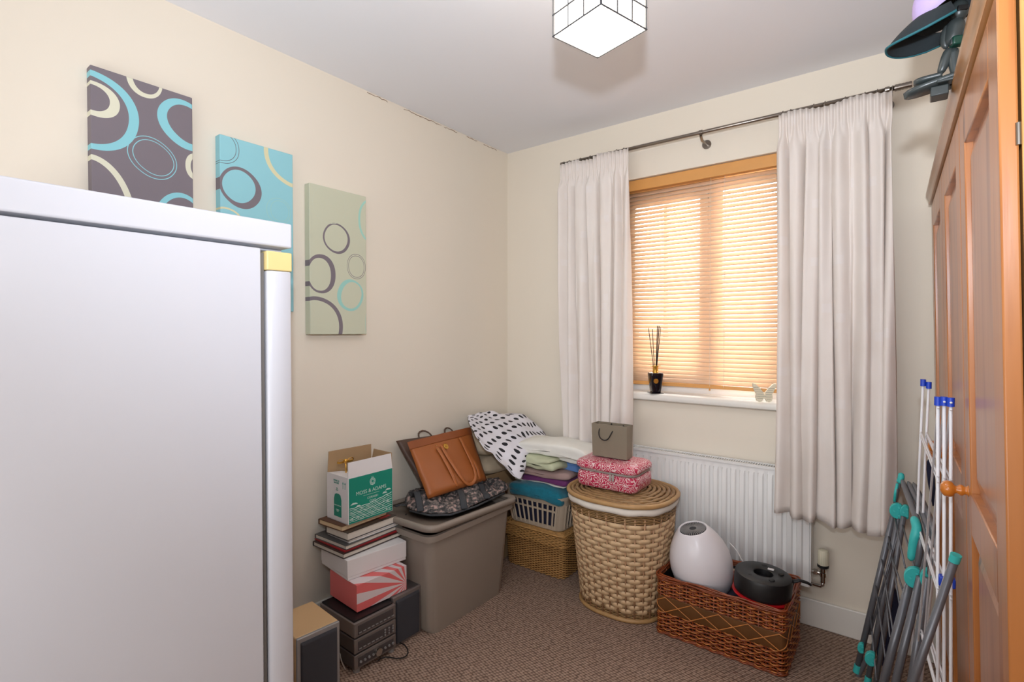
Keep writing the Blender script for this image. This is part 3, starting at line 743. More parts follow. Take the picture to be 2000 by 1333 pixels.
book('hardback with a red cover edge second from the bottom of the books', (673, 1080), (790, 1034), .211, .006, 'cover_red', extra=None)
book('grey photo covered hardback third from the bottom, left side jutting out', (676, 1076), (789, 1030), .211, .018, 'cover_grey', extra=ex_grey)
book('white softcover magazine under the thick black book', (682, 1062), (788, 1022), .15, .011, 'white_card')
book('thick book with a black and red photo cover under the tan book', (679, 1058), (775, 1021), .15, .032, 'cover_photo', extra=ex_photo)
book('tan paged hardback with brown cover, topmost, directly under the cider carton', (668, 1040), (757, 1006), .155, .022, 'cover_brown', 'cream_pages')

# cider carton
a, rz, w = corner(Z, (680, 1027), (769, 997))
bx = thing('carton', 'open white and green printed drinks carton on top of the book stack', 'box', (a.x, a.y, Z), rz)
CW, CDp, CH, tk = .222, .150, .190, .003; ZS = 1.27
zt_ = CH
bd = MB(); bd.box(-tk, 0, 0, CW, 0, CH); bd.box(-CDp, -CDp + tk, 0, CW, 0, CH); bd.box(-CDp + tk, -tk, 0, tk, 0, CH); bd.box(-CDp + tk, -tk, CW - tk, CW, 0, CH); bd.box(-CDp, 0, 0, CW, 0, tk)
bd.build('body', 'white_card', bx)
bd = MB(); bd.box(-CDp + tk, -CDp + tk + .001, tk, CW - tk, tk, CH); bd.box(-tk - .001, -tk, tk, CW - tk, tk, CH); bd.box(-CDp + tk, -tk, CW - tk - .001, CW - tk, tk, CH); bd.build('inner_lining', 'kraft', bx)
# flaps: front flap upright, back flap upright, side flaps
FH = .060
MB().prism([(-tk, .002, CH), (0, .002, CH), (0, CW - .002, CH), (-tk, CW - .002, CH)], [(-tk - .004, .004, CH + FH), (-.004, .004, CH + FH), (-.004, CW - .004, CH + FH), (-tk - .004, CW - .004, CH + FH)]).build('flap', 'white_card', bx)
MB().prism([(-CDp, .002, CH), (-CDp + tk, .002, CH), (-CDp + tk, CW - .002, CH), (-CDp, CW - .002, CH)], [(-CDp + .002, .006, CH + FH + .026), (-CDp + tk + .002, .006, CH + FH + .026), (-CDp + tk + .002, CW - .004, CH + FH + .022), (-CDp + .002, CW - .004, CH + FH + .022)]).build('flap', 'kraft', bx)
MB().prism([(-CDp + .004, CW - tk, CH), (-.004, CW - tk, CH), (-.004, CW, CH), (-CDp + .004, CW, CH)], [(-CDp + .012, CW + .004, CH + FH), (-.012, CW + .004, CH + FH), (-.012, CW + .004 + tk, CH + FH), (-CDp + .012, CW + .004 + tk, CH + FH)]).build('flap', 'kraft', bx)
MB().prism([(-CDp + .004, 0, CH), (-.004, 0, CH), (-.004, tk, CH), (-CDp + .004, tk, CH)], [(-CDp + .03, .050, CH - .004), (-.012, .050, CH + .006), (-.012, .052, CH + .009), (-CDp + .03, .052, CH - .001)]).build('flap', 'white_card', bx)
# green printed field on the front
MB().box(.0002, .0008, .004, CW - .002, .002, CH - .004).build('green_print', 'green_print', bx)
F_ = lambda y, z: frame_mtx((.0010, y, z * ZS), (0, 1, 0), (0, 0, 1))
text('carton_lettering', 'MOSS & ADAMS', .0215, 'white_print', bx, F_(.112, .092))
text('carton_lettering', 'CORNISH', .0125, 'white_print', bx, F_(.118, .069))
text('carton_lettering', 'COVE', .0125, 'white_print', bx, F_(.118, .057))
em = MB(); cx_, cz_ = .118, .153
for k in range(12):
    a0 = 2 * math.pi * k / 12; em.box(.0009, .0013, -.0011, .0011, .0055, .0125, Matrix.Translation((0, cx_, cz_)) @ Matrix.Rotation(a0, 4, 'X'))
em.tube([(.0010, cx_ + .0135 * math.cos(q / 20 * 2 * math.pi), cz_ + .0135 * math.sin(q / 20 * 2 * math.pi)) for q in range(20)], .0009, 4, closed=True)
em.tube([(.0010, cx_ - .011, cz_ - .011), (.0010, cx_, cz_ - .0155), (.0010, cx_ + .011, cz_ - .011)], .0014, 4)
em.tube([(.0010, cx_ - .004, cz_ + .013), (.0010, cx_ - .005, cz_ + .020)], .0009, 4).tube([(.0010, cx_ + .001, cz_ + .013), (.0010, cx_ + .002, cz_ + .021)], .0009, 4)
em.build('emblem', 'white_print', bx)
ln = MB(); ln.box(.0008, .0013, .072, .152, .1015, .1025)
random.seed(4)
def wave(y0, y1, z, amp, r, ph=0):
    pts = [(.0011, y0 + (y1 - y0) * k / 30, ZS * z(k / 30) + amp * math.sin(k * 1.25 + ph)) for k in range(31)]
    ln.tube(pts, r, 4)
for i in range(9):
    wave(.007, .215, lambda u, i=i: .008 + i * .0052 + .014 * max(0, u - .45) * (i / 4), .0011, .00085 + .0003 * (i % 3), i * 1.7)
for (y, z, s) in ((.028, .080, .018), (.048, .066, .013), (.198, .100, .016), (.180, .090, .013)):
    ln.prism([(.0009, y - s, z - .003), (.0009, y + s, z - .003), (.0009, y + s * .5, z + .003), (.0009, y - s * .4, z + .0045)], [(.0013, y - s, z - .003), (.0013, y + s, z - .003), (.0013, y + s * .5, z + .003), (.0013, y - s * .4, z + .0045)])
for k in range(60):
    y = random.uniform(.01, .21); z = random.uniform(.006, .054 + (.026 if y > .14 else 0)); ln.box(.0009, .0013, y, y + random.uniform(.002, .009), z, z + random.uniform(.0008, .0018))
ln.build('sea_print', 'white_print', bx)
# narrow side print (side facing -y)
pts = [(-.098, .016), (-.046, .016), (-.046, .072), (-.052, .086), (-.062, .090), (-.082, .090), (-.092, .086), (-.098, .072)]
MB().prism([(x, -.0002, z * ZS) for x, z in pts], [(x, -.0010, z * ZS) for x, z in pts]).build('bottle_print', 'green_print', bx)
G_ = lambda x, z: frame_mtx((x, -.0012, z * ZS), (1, 0, 0), (0, 0, 1))
text('carton_lettering', 'MOSS & ADAMS', .0068, 'white_print', bx, G_(-.072, .052))
text('carton_lettering', 'CORNISH\nCOVE', .0056, 'white_print', bx, G_(-.072, .036))
text('carton_lettering', 'DRINK IN\nNATURE', .0095, 'green_print', bx, G_(-.080, .128))
text('carton_lettering', 'sip\nslow', .008, 'green_print', bx, G_(-.076, .105))
ar = MB()
for x in (-.034, -.020):
    ar.box(x - .0008, x + .0008, -.0008, 0, .140, .162); ar.prism([(x - .004, -.0008, .160), (x + .004, -.0008, .160), (x, -.0008, .169)], [(x - .004, 0, .160), (x + .004, 0, .160), (x, 0, .169)])
ar.build('arrow_print', 'green_print', bx)
# gold ribbon bow sticking out of the carton
gl = thing('gold_bow', 'shiny gold ribbon bow poking out of the open carton', 'bow', tuple((bx.matrix_basis @ Vector((-.070, .036, CH - .004)))), rz)
for s_ in (-1, 1):
    pts = [Vector((0, s_ * .004, .055)), Vector((.004, s_ * .018, .070)), Vector((0, s_ * .034, .066)), Vector((-.002, s_ * .040, .054)), Vector((0, s_ * .022, .052)), Vector((0, s_ * .004, .055))]
    MB().tube(pts, .006, 8, flat=.25).build('loop', 'gold', gl, smooth='full', sub=1)
MB().lathe([(0, -.01), (.008, -.006), (.009, .0), (.006, .007), (0, .009)], 12, (0, 0, .057)).build('knot', 'gold', gl, smooth='full')
MB().tube([(0, 0, .05), (0, .002, .02), (-.003, .004, -.19)], .003, 6).build('tail', 'gold', gl, smooth='full')

# ================================================================ PLASTIC BIN, LID, BAGS
bn = thing('storage_bin', 'large taupe plastic storage bin with its lid ajar between speaker and seagrass box', 'bin', (-1.76, 1.75, 0)); og = bn.location
def rr(x0, x1, y0, y1, r, z): return rrect(x0, x1, y0, y1, r, z, 5)
m = MB(); tkk = .004
outer = [(-1.93, -1.568, 1.500, 1.965, .035, 0), (-1.945, -1.562, 1.475, 2.02, .04, .40)]
rings = [rr(*outer[0]), rr(*outer[1]), rr(-1.965, -1.545, 1.458, 2.045, .045, .402), rr(-1.967, -1.543, 1.456, 2.047, .045, .428), rr(-1.950, -1.560, 1.473, 2.030, .04, .428), rr(-1.935, -1.575, 1.49, 1.98, .03, .012)]
m.loft(rings); m.rel(og).build('tub', 'bin', bn, smooth=True)
m = MB(); L0 = .440
def lid(z, ins, r=.05): return [Vector((p.x, p.y, z + .022 * max(0, (1.62 - p.y) / .16) + .008 * max(0, (p.x + 1.75) / .2))) for p in rr(-1.975 + ins, -1.535 - ins, 1.45 + ins, 2.062 - ins, r - ins * .4, 0)]
m.loft([lid(L0 - .020, .0), lid(L0 - .004, -.002), lid(L0 + .004, .001), lid(L0 + .007, .010), lid(L0 + .004, .024), lid(L0 + .001, .030), lid(L0 - .004, .030), lid(L0 - .006, .012), lid(L0 - .020, .006)])
m.rel(og).build('lid', 'bin', bn, smooth='full')
LZ = L0 + .022
p = PZ(.470, 793, 1003)
MB().lathe([(.0045, -.001), (.0045, .0015), (0, .0018)], 12, (p.x, p.y, .464)).rel(og).build('lid_hole', 'dark', bn)

# camouflage holdall lying flat
def lump(name, label, cat, poly, z0, h, mat, seed, amp=.012, res=34, edge=.03, sag=0, nsc=9, under=.35):
    """soft flattened bag: footprint polygon (xy), inflated height field, top and bottom joined"""
    P = [Vector((q[0], q[1])) for q in poly]; c = sum(P, Vector((0, 0))) / len(P); n = len(P)
    m = MB(); NR, NS = 12, res * 2
    def bnd(t):
        f = t * n; i = int(f) % n; u = f - int(f)
        p0, p1, p2, p3 = P[(i - 1) % n], P[i], P[(i + 1) % n], P[(i + 2) % n]
        return .5 * ((2 * p1) + (p2 - p0) * u + (2 * p0 - 5 * p1 + 4 * p2 - p3) * u * u + (3 * p1 - p0 - 3 * p2 + p3) * u ** 3)
    rings = []
    prof = [(1 - k / NR, 1) for k in range(NR + 1)]
    def ring(s, top):
        out = []
        for k in range(NS):
            b = bnd(k / NS); q = c + (b - c) * s
            hh = (1 - s ** 6) ** .5 if s < 1 else 0
            z = h * (under + (1 - under) * hh) if top else h * under * (1 - hh)
            if top: z += amp * (nz((q.x * nsc, q.y * nsc, 0), 1, seed) + .5 * nz((q.x * nsc * 2.6, q.y * nsc * 2.6, 0), 1, seed)) * hh + .5 * amp * abs(nz((q.x * nsc * 1.6, q.y * nsc * 1.6, 3), 1, seed))
            out.append(Vector((q.x, q.y, z0 + max(0, z))))
        return out
    for k in range(NR): rings.append(ring(.02 + .98 * (k / NR) ** .8, False))
    rings.append(ring(1.0, False)); 
    for k in range(NR, -1, -1): rings.append(ring(.02 + .98 * (k / NR) ** .8 if k < NR else 1.0, True))
    m.loft(rings)
    t = thing(name, label, cat, (c.x, c.y, z0)) if label else None
    return m, t, c
poly = [PZ(LZ, *q) for q in ((792, 992), (815, 1004), (862, 1009), (905, 1000), (950, 980), (992, 960), (975, 948), (920, 946), (850, 950), (800, 968))]
m, t, c = lump('holdall', 'grey camouflage holdall with charcoal straps lying flat on the bin lid', 'bag', poly, LZ, .032, 'camo', 3, .042, nsc=12)
m.rel((c.x, c.y, LZ)).build('bag_body', 'camo', t, smooth='full')
cmv = [Vector(q) for q in m.v]
def drape(pts, r, lift=.004, flat=.22, mat='strap', nm='strap'):
    """webbing following the top of the bag"""
    out = []
    for q in pts:
        qx, qy = q[0] - c.x, q[1] - c.y
        best = max((v for v in cmv if (v.x - qx) ** 2 + (v.y - qy) ** 2 < .018 ** 2), key=lambda v: v.z, default=None)
        out.append(Vector((qx, qy, (best.z if best else .0) + lift)))
    return MB().tube(out, r, 8, flat=flat, up=(0, 0, 1)).build(nm, mat, t, smooth='full')
def lerp(a, b, n): return [a + (b - a) * k / n for k in range(n + 1)]
for (p0, p1) in (((806, 968), (822, 1006)), ((888, 945), (907, 1000)), ((935, 946), (952, 980))):
    drape(lerp(PZ(LZ + .03, *p0), PZ(LZ + .004, *p1), 8), .016)
drape(lerp(PZ(LZ + .03, 825, 975), PZ(LZ + .03, 965, 945), 12), .009)
pe = [Vector((v.x - c.x, v.y - c.y, .006)) for v in (PZ(LZ, *q) for q in ((800, 1001), (840, 1010), (880, 1009), (930, 992), (985, 966)))]
MB().tube(pe, .005, 6).build('piping', 'strap', t, smooth='full')

M['leather_h'] = basic('tan_leather_strap', (178, 104, 54), .4, var=.06)
# tote bags leaning on the wall
def tote(label, q, xs, dep, lm, trim, seed, band=True, nm='tote_bag'):
    """q: four face corners in pixels (TL, TR, BR, BL), xs: their x"""
    TL, TR, BR, BL = [PX(x, *p) for p, x in zip(q, xs)]
    n = (TR - TL).cross(BL - TL).normalized()
    if n.x < 0: n = -n
    t = thing(nm, label, 'bag', tuple((BL + BR) / 2)); og = t.location
    NU, NV = 20, 18; m = MB()
    def fp(u, v, s):
        a = TL + (TR - TL) * u; b = BL + (BR - BL) * u; p = a + (b - a) * v
        bul = dep * .5 * (.35 + .65 * v) * (1 - (2 * u - 1) ** 4) ** .5 * (1 - max(0, (v - .93) / .07) ** 2 * .6)
        p = p - n * dep * .5 + n * (bul * s) * 1.0
        return p + n * .004 * nz((u * 4, v * 4, s), 1, seed)
    rings = []
    for j in range(NV + 1):
        v = j / NV
        rings.append([fp(i / NU, v, 1) for i in range(NU + 1)] + [fp(i / NU, v, -1) for i in range(NU - 1, 0, -1)])
    m.loft(rings); m.rel(og).build('body', lm, t, smooth='full')
    def sp(u, v, off=.0): return fp(u, v, 1) + n * off - og
    if band:
        b = MB(); r2 = []
        for v in (0, .03, .08, .12, .14):
            r2.append([sp(i / NU, v, .0018) for i in range(NU + 1)])
        for v in (.14, 0): r2.append([sp(i / NU, v, .0002) for i in range(NU + 1)])
        b.loft(r2, close=False); b.build('top_band', trim, t, smooth='full')
    return t, sp, (TL, TR, BR, BL), n, og
t2, sp2, cs, n2, og2 = tote('dark brown leather tote behind the tan one, leaning against the left wall',
    ((779, 858), (926, 838), (945, 930), (838, 958)), (-1.945, -1.945, -1.80, -1.80), .05, 'brown_leather', 'brown_leather', 2, band=False)
for u0, u1 in ((.28, .44), (.62, .74)):
    pts = [sp2(u0, .02, -.01), sp2(u0 + .01, -.10, -.012), sp2((u0 + u1) / 2, -.16, -.012), sp2(u1 - .01, -.09, -.010), sp2(u1, .02, -.008)]
    MB().tube(pts, .006, 8, flat=.5).build('handle', 'brown_leather', t2, smooth='full', sub=1)
t1, sp1, cs, n1, og1 = tote('tan leather tote with hanging handles and round gold badge in front of the brown one',
    ((801, 860), (924, 831), (958, 934), (843, 970)), (-1.86, -1.86, -1.70, -1.70), .055, 'leather', 'leather_d', 1)
TL, TR, BR, BL = cs
def face_pt(px, py, off):
    P0 = TL; q = PP(P0, n1, px, py)
    # solve u, v on the quad
    best = None
    for i in range(41):
        for j in range(41):
            u, v = i / 40, j / 40; a = TL + (TR - TL) * u; b = BL + (BR - BL) * u; p = a + (b - a) * v; d = (p - q).length
            if best is None or d < best[0]: best = (d, u, v)
    return sp1(best[1], best[2], off)
for path in (((852, 872), (858, 880), (872, 905), (886, 932), (896, 953)), ((862, 868), (872, 885), (890, 918), (905, 940), (918, 948), (930, 944), (932, 930), (922, 900), (912, 880), (904, 860), (899, 853)), ((904, 862), (920, 892), (934, 910), (943, 938))):
    pts = [face_pt(x, y, .009) for x, y in path]
    MB().tube(pts, .0105, 10, flat=.4, up=tuple(n1)).build('handle', 'leather_h', t1, smooth='full', sub=1)
for (x, y) in ((851, 871), (854, 877), (901, 858), (904, 864)):
    p = face_pt(x, y, .010); MB().tube([p, p + n1 * .003], .0022, 10).build('rivet', 'brass', t1, smooth=True)
p = face_pt(874, 870, .004); m = MB().tube([p, p + n1 * .003], .015, 28)
m.build('badge', 'gold', t1, smooth=True)
ux = (TR - TL).normalized(); uy = n1.cross(ux)
text('badge_letters', 'K', .013, 'leather_d', t1, frame_mtx(p + n1 * .0034, ux, uy))
MB().tube([p + n1 * .0035 + (ux * math.cos(q) + uy * math.sin(q)) * .0130 for q in [2 * math.pi * k / 24 for k in range(24)]], .0007, 5, closed=True).build('badge_rim', 'brass', t1)
# black strap end lying on the lid corner
pts = [PZ(.475, *q) for q in ((772, 990), (782, 986), (800, 988))]
tag(MB().tube([p + Vector((0, 0, 0)) for p in pts], .012, 8, flat=.2, up=(0, 0, 1)).build('strap_end', 'strap', smooth='full'), 'black strap end lying on the back left corner of the bin lid', 'strap')
# ================================================================ WOVEN CONTAINERS
def resample(pts, n):
    """closed 2-D outline to n evenly spaced points with normals"""
    L = [0]; P = [Vector((p[0], p[1])) for p in pts]; P.append(P[0])
    for a, b in zip(P, P[1:]): L.append(L[-1] + (b - a).length)
    out = []; j = 0
    for k in range(n):
        s = L[-1] * k / n
        while L[j + 1] < s: j += 1
        f = (s - L[j]) / max(1e-9, L[j + 1] - L[j]); out.append(P[j].lerp(P[j + 1], f))
    res = []
    for k in range(n):
        d = (out[(k + 1) % n] - out[k - 1]).normalized(); res.append((out[k], Vector((d.y, -d.x))))
    return res
def ccw(pts):
    a = sum(p[0] * q[1] - q[0] * p[1] for p, q in zip(pts, pts[1:] + pts[:1])); return pts if a > 0 else pts[::-1]
def weave(m, outline, zs, nst, amp, rz_, rt, sub=4, jit=.0, zoff=None):
    """rows of strand woven in front of and behind nst stakes; outline(z) -> closed xy list"""
    for i, z in enumerate(zs):
        n = nst * sub; pr = resample(ccw(outline(z)), n); path = []
        for k, (p, nn) in enumerate(pr):
            o = amp * math.cos(math.pi * k / sub + (i % 2) * math.pi)
            zz = z + (random.uniform(-jit, jit) if jit else 0) + (zoff(k / n) if zoff else 0)
            path.append(Vector((p.x + nn.x * o, p.y + nn.y * o, zz)))
        ring = []
        for k, q in enumerate(path):
            nn = pr[k][1]; N3 = Vector((nn.x, nn.y, 0))
            ring.append([q + N3 * rt, q + Vector((0, 0, rz_)), q - N3 * rt, q - Vector((0, 0, rz_))])
        ring.append(ring[0]); m.loft(ring, cap=False)
def superell(cx, cy, a, b, n, z=0, N=96, rot=0):
    out = []
    for k in range(N):
        t = 2 * math.pi * k / N; c, s = math.cos(t), math.sin(t)
        x = a * math.copysign(abs(c) ** (2 / n), c); y = b * math.copysign(abs(s) ** (2 / n), s)
        out.append((cx + x * math.cos(rot) - y * math.sin(rot), cy + x * math.sin(rot) + y * math.cos(rot)))
    return out
random.seed(12)
# ---- laundry hamper
hp = thing('laundry_hamper', 'tall oval woven splint hamper with white liner beside the radiator', 'hamper', (-1.05, 2.24, 0)); og = hp.location
HZ = .505
def hout(z, gr=0):
    f = z / HZ
    return superell(-1.055 + .010 * f, 2.250 - .040 * f, .192 + .038 * f + gr, .172 + .040 * f + gr, 2.5)
m = MB(); rows = []
m2 = MB()
zs = [.052 + .0208 * k for k in range(20)]
NST = 34
for i, z in enumerate(zs):       # flat splints bulging between stakes
    n = NST * 10; pr = resample(ccw(hout(z)), n); ring = []
    for k, (p, nn) in enumerate(pr):
        ph = math.pi * k / 10 + (i % 2) * math.pi; cph = math.cos(ph); o = .0040 * max(-1, min(1, cph * 1.9 + 1.15)); N3 = Vector((nn.x, nn.y, 0))
        hh = .0102 * (.66 + .34 * max(0, min(1, (cph + .95) / .6)) ** .6)
        q = Vector((p.x, p.y, z)) + N3 * o
        ring.append([q + N3 * .0012 + Vector((0, 0, hh)), q - N3 * .0012 + Vector((0, 0, hh)), q - N3 * .0012 - Vector((0, 0, hh)), q + N3 * .0012 - Vector((0, 0, hh))])
    ring.append(ring[0]); m.loft(ring, cap=False)
tag(m.rel(og).build('woven_splints', 'splint', hp, smooth='full'), kind='stuff')
m = MB()
A_ = resample(ccw(hout(.03)), NST); B_ = resample(ccw(hout(HZ - .02)), NST)
for (p, nn), (q, _) in zip(A_, B_):
    m.tube([(p.x, p.y, .02), (q.x, q.y, HZ - .02)], .0042, 6)
tag(m.rel(og).build('stakes', 'stake', hp, smooth='full'), kind='stuff')
m = MB(); weave(m, hout, [.018 + .0078 * k for k in range(5)], 60, .0022, .0036, .0022, 3)
tag(m.rel(og).build('bottom_weave', 'rattan', hp, smooth='full'), kind='stuff')
m = MB(); weave(m, lambda z: hout(z, .002), [.464 + .0078 * k for k in range(6)], 60, .0022, .0036, .0022, 3)
tag(m.rel(og).build('top_weave', 'rattan', hp, smooth='full'), kind='stuff')
MB().loft([[Vector((x, y, z)) for x, y in ccw(hout(z, g_))] for z, g_ in ((.004, -.010), (.5, -.010))]).rel(og).build('inner_lining', 'stake', hp)
MB().tube([(x, y, .0095) for x, y in hout(.01, .004)], .0095, 10, closed=True).rel(og).build('base_ring', 'rat_cane', hp, smooth='full')
m = MB(); rings = []
for g_, z_ in ((-.006, .500), (.010, .502), (.014, .512), (.013, .526), (.006, .530), (-.01, .530)):
    rings.append([Vector((x, y, z_ + .0022 * math.sin(k * .7) * (g_ > 0))) for k, (x, y) in enumerate(ccw(hout(HZ, g_)))])
m.loft(rings).rel(og).build('liner', 'liner', hp, smooth='full')
m = MB(); LZ0 = .530
cxh, cyh = -1.045, 2.21
for k in range(11):
    s = 1.045 - k * .088
    pts = superell(cxh, cyh, .232 * s, .214 * s, 2.5, N=84); z = LZ0 + .012 + .016 * (1 - s ** 3)
    if k == 0: continue
    m.tube([(x, y, z + .002 * math.sin(q * 1.15 + k * 2)) for q, (x, y) in enumerate(pts)], .0088, 6, closed=True)
tag(m.rel(og).build('lid_coils', 'rattan', hp, smooth='full'), kind='stuff')
m = MB(); m.loft([[Vector((x, y, z)) for x, y in ccw(superell(cxh, cyh, .225, .207, 2.5))] for z in (LZ0 + .001, LZ0 + .012)])
m.rel(og).build('lid_board', 'stake', hp)
MB().tube([(x, y, LZ0 + .011) for x, y in superell(cxh, cyh, .241, .222, 2.5)], .0105, 10, closed=True).rel(og).build('lid_rim', 'rat_cane', hp, smooth='full')
HT = LZ0 + .034

# ---- seagrass box with flap lid
SB = (-1.765, -1.375, 2.225, 2.525); SH_ = .232
sb = thing('seagrass_box', 'golden woven seagrass box with flap lid standing under the laundry basket', 'basket', ((SB[0] + SB[1]) / 2, (SB[2] + SB[3]) / 2, 0)); og = sb.location
def sbo(z):
    f = z / SH_
    return [(p.x, p.y) for p in rrect(SB[0] + .012 - .012 * f, SB[1] - .012 + .012 * f, SB[2] + .012 - .012 * f, SB[3], .035, 0, 4)]
m = MB(); weave(m, sbo, [.006 + .0062 * k for k in range(37)], 74, .0036, .0029, .0020, 3)
tag(m.rel(og).build('woven_wall', 'seagrass', sb, smooth='full'), kind='stuff')
MB().loft([[Vector((p.x - nn.x * .0042, p.y - nn.y * .0042, z)) for p, nn in resample(ccw(sbo(z)), 60)] for z in (.004, SH_ - .006)]).rel(og).build('weave_shade_sheet', 'wicker_band', sb)  # added brown sheet, its dark colour stands for shade between the strands
def lido(g):
    return [(p.x, p.y) for p in rrect(SB[0] - .004 - g, SB[1] + .006 + g, SB[2] - .012 - g, SB[3] + .002, .03, 0, 4)]
m = MB(); weave(m, lambda z: lido(.012 - .012 * (z - SH_ + .052) / .05), [SH_ - .052 + .0062 * k for k in range(8)], 70, .0030, .0031, .0022, 2)
for k in range(16):
    pts = lido(-.010 * k - .002)
    s = 1 - .0625 * k; cx_, cy_ = (SB[0] + SB[1]) / 2, (SB[2] + SB[3]) / 2
    m.tube([(cx_ + (x - cx_) * s, cy_ + (y - cy_) * s, SH_ + .001 + .0016 * math.sin(q * 1.9 + k * math.pi)) for q, (x, y) in [(i, (v[0].x, v[0].y)) for i, v in enumerate(resample(ccw(lido(0)), 110))]], .0058, 4, closed=True)
tag(m.rel(og).build('flap_lid', 'seagrass', sb, smooth='full'), kind='stuff')
MB().tube([(SB[1] + .004, 2.43, .14), (SB[1] + .020, 2.44, .125), (SB[1] + .022, 2.425, .10), (SB[1] + .010, 2.405, .085)], .008, 8, flat=.4).rel(og).build('tie', 'rope', sb, smooth='full', sub=1)
BZ = SH_ + .010

# ---- slatted plastic laundry basket
lb = thing('laundry_basket', 'beige slotted plastic laundry basket full of folded linen on the seagrass box', 'basket', (-1.58, 2.375, BZ)); og = lb.location
LBH = .185
def lbo(f, g=0): return (-1.745 - .03 * f - g, -1.405 + .035 * f + g, 2.245 - .025 * f - g, 2.50 + .02 * f + g)
m = MB()
def band(z0, z1, th=.004):
    f0, f1 = z0 / LBH, z1 / LBH
    o0 = rrect(*lbo(f0), .045, BZ + z0); o1 = rrect(*lbo(f1), .045, BZ + z1); i1 = rrect(*lbo(f1, -th), .045, BZ + z1); i0 = rrect(*lbo(f0, -th), .045, BZ + z0)
    m.loft([o0, o1, i1, i0, o0], cap=False)
band(0, .022); band(.098, .108); band(.135, LBH - .004)
m.loft([rrect(*lbo(.97, .008), .05, BZ + LBH - .012), rrect(*lbo(1, .010), .05, BZ + LBH), rrect(*lbo(1, -.004), .05, BZ + LBH), rrect(*lbo(1, -.004), .05, BZ + LBH - .012)], cap=False)
m.loft([rrect(*lbo(0), .045, BZ), rrect(*lbo(0), .045, BZ + .004)])
def side_pt(side, u, z):
    x0, x1, y0, y1 = lbo(z / LBH)
    x0 += .03; x1 -= .03; y0 += .03; y1 -= .03
    return {0: (x0 + (x1 - x0) * u, y0 - .030 + .002), 1: (x1 + .030 - .002, y0 + (y1 - y0) * u), 2: (x0 + (x1 - x0) * u, y1 + .030 - .002), 3: (x0 - .030 + .002, y0 + (y1 - y0) * u)}[side]
for side, n in ((0, 10), (1, 7), (2, 10), (3, 7)):
    for k in range(n + 1):
        u = k / n
        if side == 0: skew = -.10 * (1 - u)
        else: skew = 0
        pts = []
        for z in (.01, .10, .14):
            x, y = side_pt(side, min(1, max(0, u + skew * (z - .01))), z); pts.append((x, y, BZ + z))
        m.tube(pts, .0062, 4)
for ci in range(4):
    arc = lambda z: rrect(*lbo(z / LBH, .0005), .045, BZ + z)[ci * 6:ci * 6 + 6]
    arci = lambda z: rrect(*lbo(z / LBH, -.0035), .045, BZ + z)[ci * 6:ci * 6 + 6]
    m.prism(arc(.01) + arci(.01)[::-1], arc(.14) + arci(.14)[::-1])
m.rel(og).build('slotted_body', 'basketpl', lb, smooth=True)
fill = MB().loft([rrect(*lbo(.1, -.02), .04, BZ + .008), rrect(*lbo(.9, -.02), .04, BZ + .150)]).build('linen', 'navy', smooth=True)
tag(fill, 'dark folded linen seen through the slots of the laundry basket', 'linen')
RZ_ = BZ + LBH

# ================================================================ FOLDED LINEN
def serp(L, k, t, rib):
    """outline of a ribbon folded k times: closed list of (x, z)"""
    cl = []
    for i in range(k):
        z = (i + .5) * t; xs = [-L / 2 + L * q / 10 for q in range(11)]
        if i % 2: xs = xs[::-1]
        cl += [(x, z) for x in xs]
        if i < k - 1:
            sx = 1 if i % 2 == 0 else -1
            for q in (.25, .5, .75): a = math.pi * q - math.pi / 2; cl.append((sx * (L / 2 + t * .5 * math.cos(a)), z + t * .5 + t * .5 * math.sin(a)))
    lo, hi = [], []
    for i in range(len(cl)):
        a = Vector(cl[max(0, i - 1)]); b = Vector(cl[min(len(cl) - 1, i + 1)]); d = (b - a).normalized(); nn = Vector((-d.y, d.x)) * rib / 2
        p = Vector(cl[i]); lo.append(p - nn); hi.append(p + nn)
    return lo + hi[::-1]
def folded(name, label, mat, c, z0, L, Wd, k, t, rot, seed, amp=.006, droop=0, tilt=(0, 0), cat='linen', grp=None, sub=1, rib=.86):
    o2 = serp(L, k, t, t * rib); NW = 14; rings = []
    for j in range(NW + 1):
        v = (j / NW - .5); rg = []
        end = 1 - .5 * max(0, abs(v) * 2 - .85) / .15 * .35
        for p in o2:
            x, y, z = p.x * (1 - .03 * (2 * v) ** 4), v * Wd, p.y
            z = (z - k * t / 2) * (end if abs(v) > .42 else 1) + k * t / 2
            x += amp * 1.3 * nz((x * 3, y * 6, z * 20), 1, seed); y += amp * 1.2 * nz((x * 5, z * 30, y * 4), 1, seed + 9)
            z += amp * nz((x * 7, y * 7, 1), 1, seed) + amp * .5 * nz((x * 18, y * 18, z * 9), 1, seed)
            z -= droop * (abs(2 * x / L) ** 3 + abs(2 * v) ** 3 * .7) + (-tilt[0] * x - tilt[1] * y)
            rg.append(Vector((x, y, max(z, -.0) if not droop else z)))
        rings.append(rg)
    t_ = MB().loft(rings).build(name, mat, smooth='full', sub=sub, loc=(c[0], c[1], z0), rot=(0, 0, rot))
    return tag(t_, label, cat, grp)
G = 'folded linen piled on the laundry basket'
z = RZ_ + .001
p = PZ(z + .02, 1045, 968)
folded('folded_towel', 'thick teal bath towel at the bottom of the linen pile on the basket', 'towel_teal', (-1.565, 2.335), z - .010, .30, .28, 2, .034, R(4), 1, .012, .022, grp=G, cat='towel', rib=.95)
z += .052
folded('folded_shirt', 'white garment showing at both ends between the teal towel and purple cloth', 'white_cloth', (-1.555, 2.36), z, .33, .23, 1, .012, R(2), 2, .005, .010, grp=G, cat='garment')
z += .012
folded('folded_cloth', 'deep purple folded cloth above the teal towel', 'purple', (-1.52, 2.35), z - .002, .28, .25, 2, .015, R(3), 3, .010, .008, tilt=(.03, 0), grp=G, cat='cloth')
z += .030
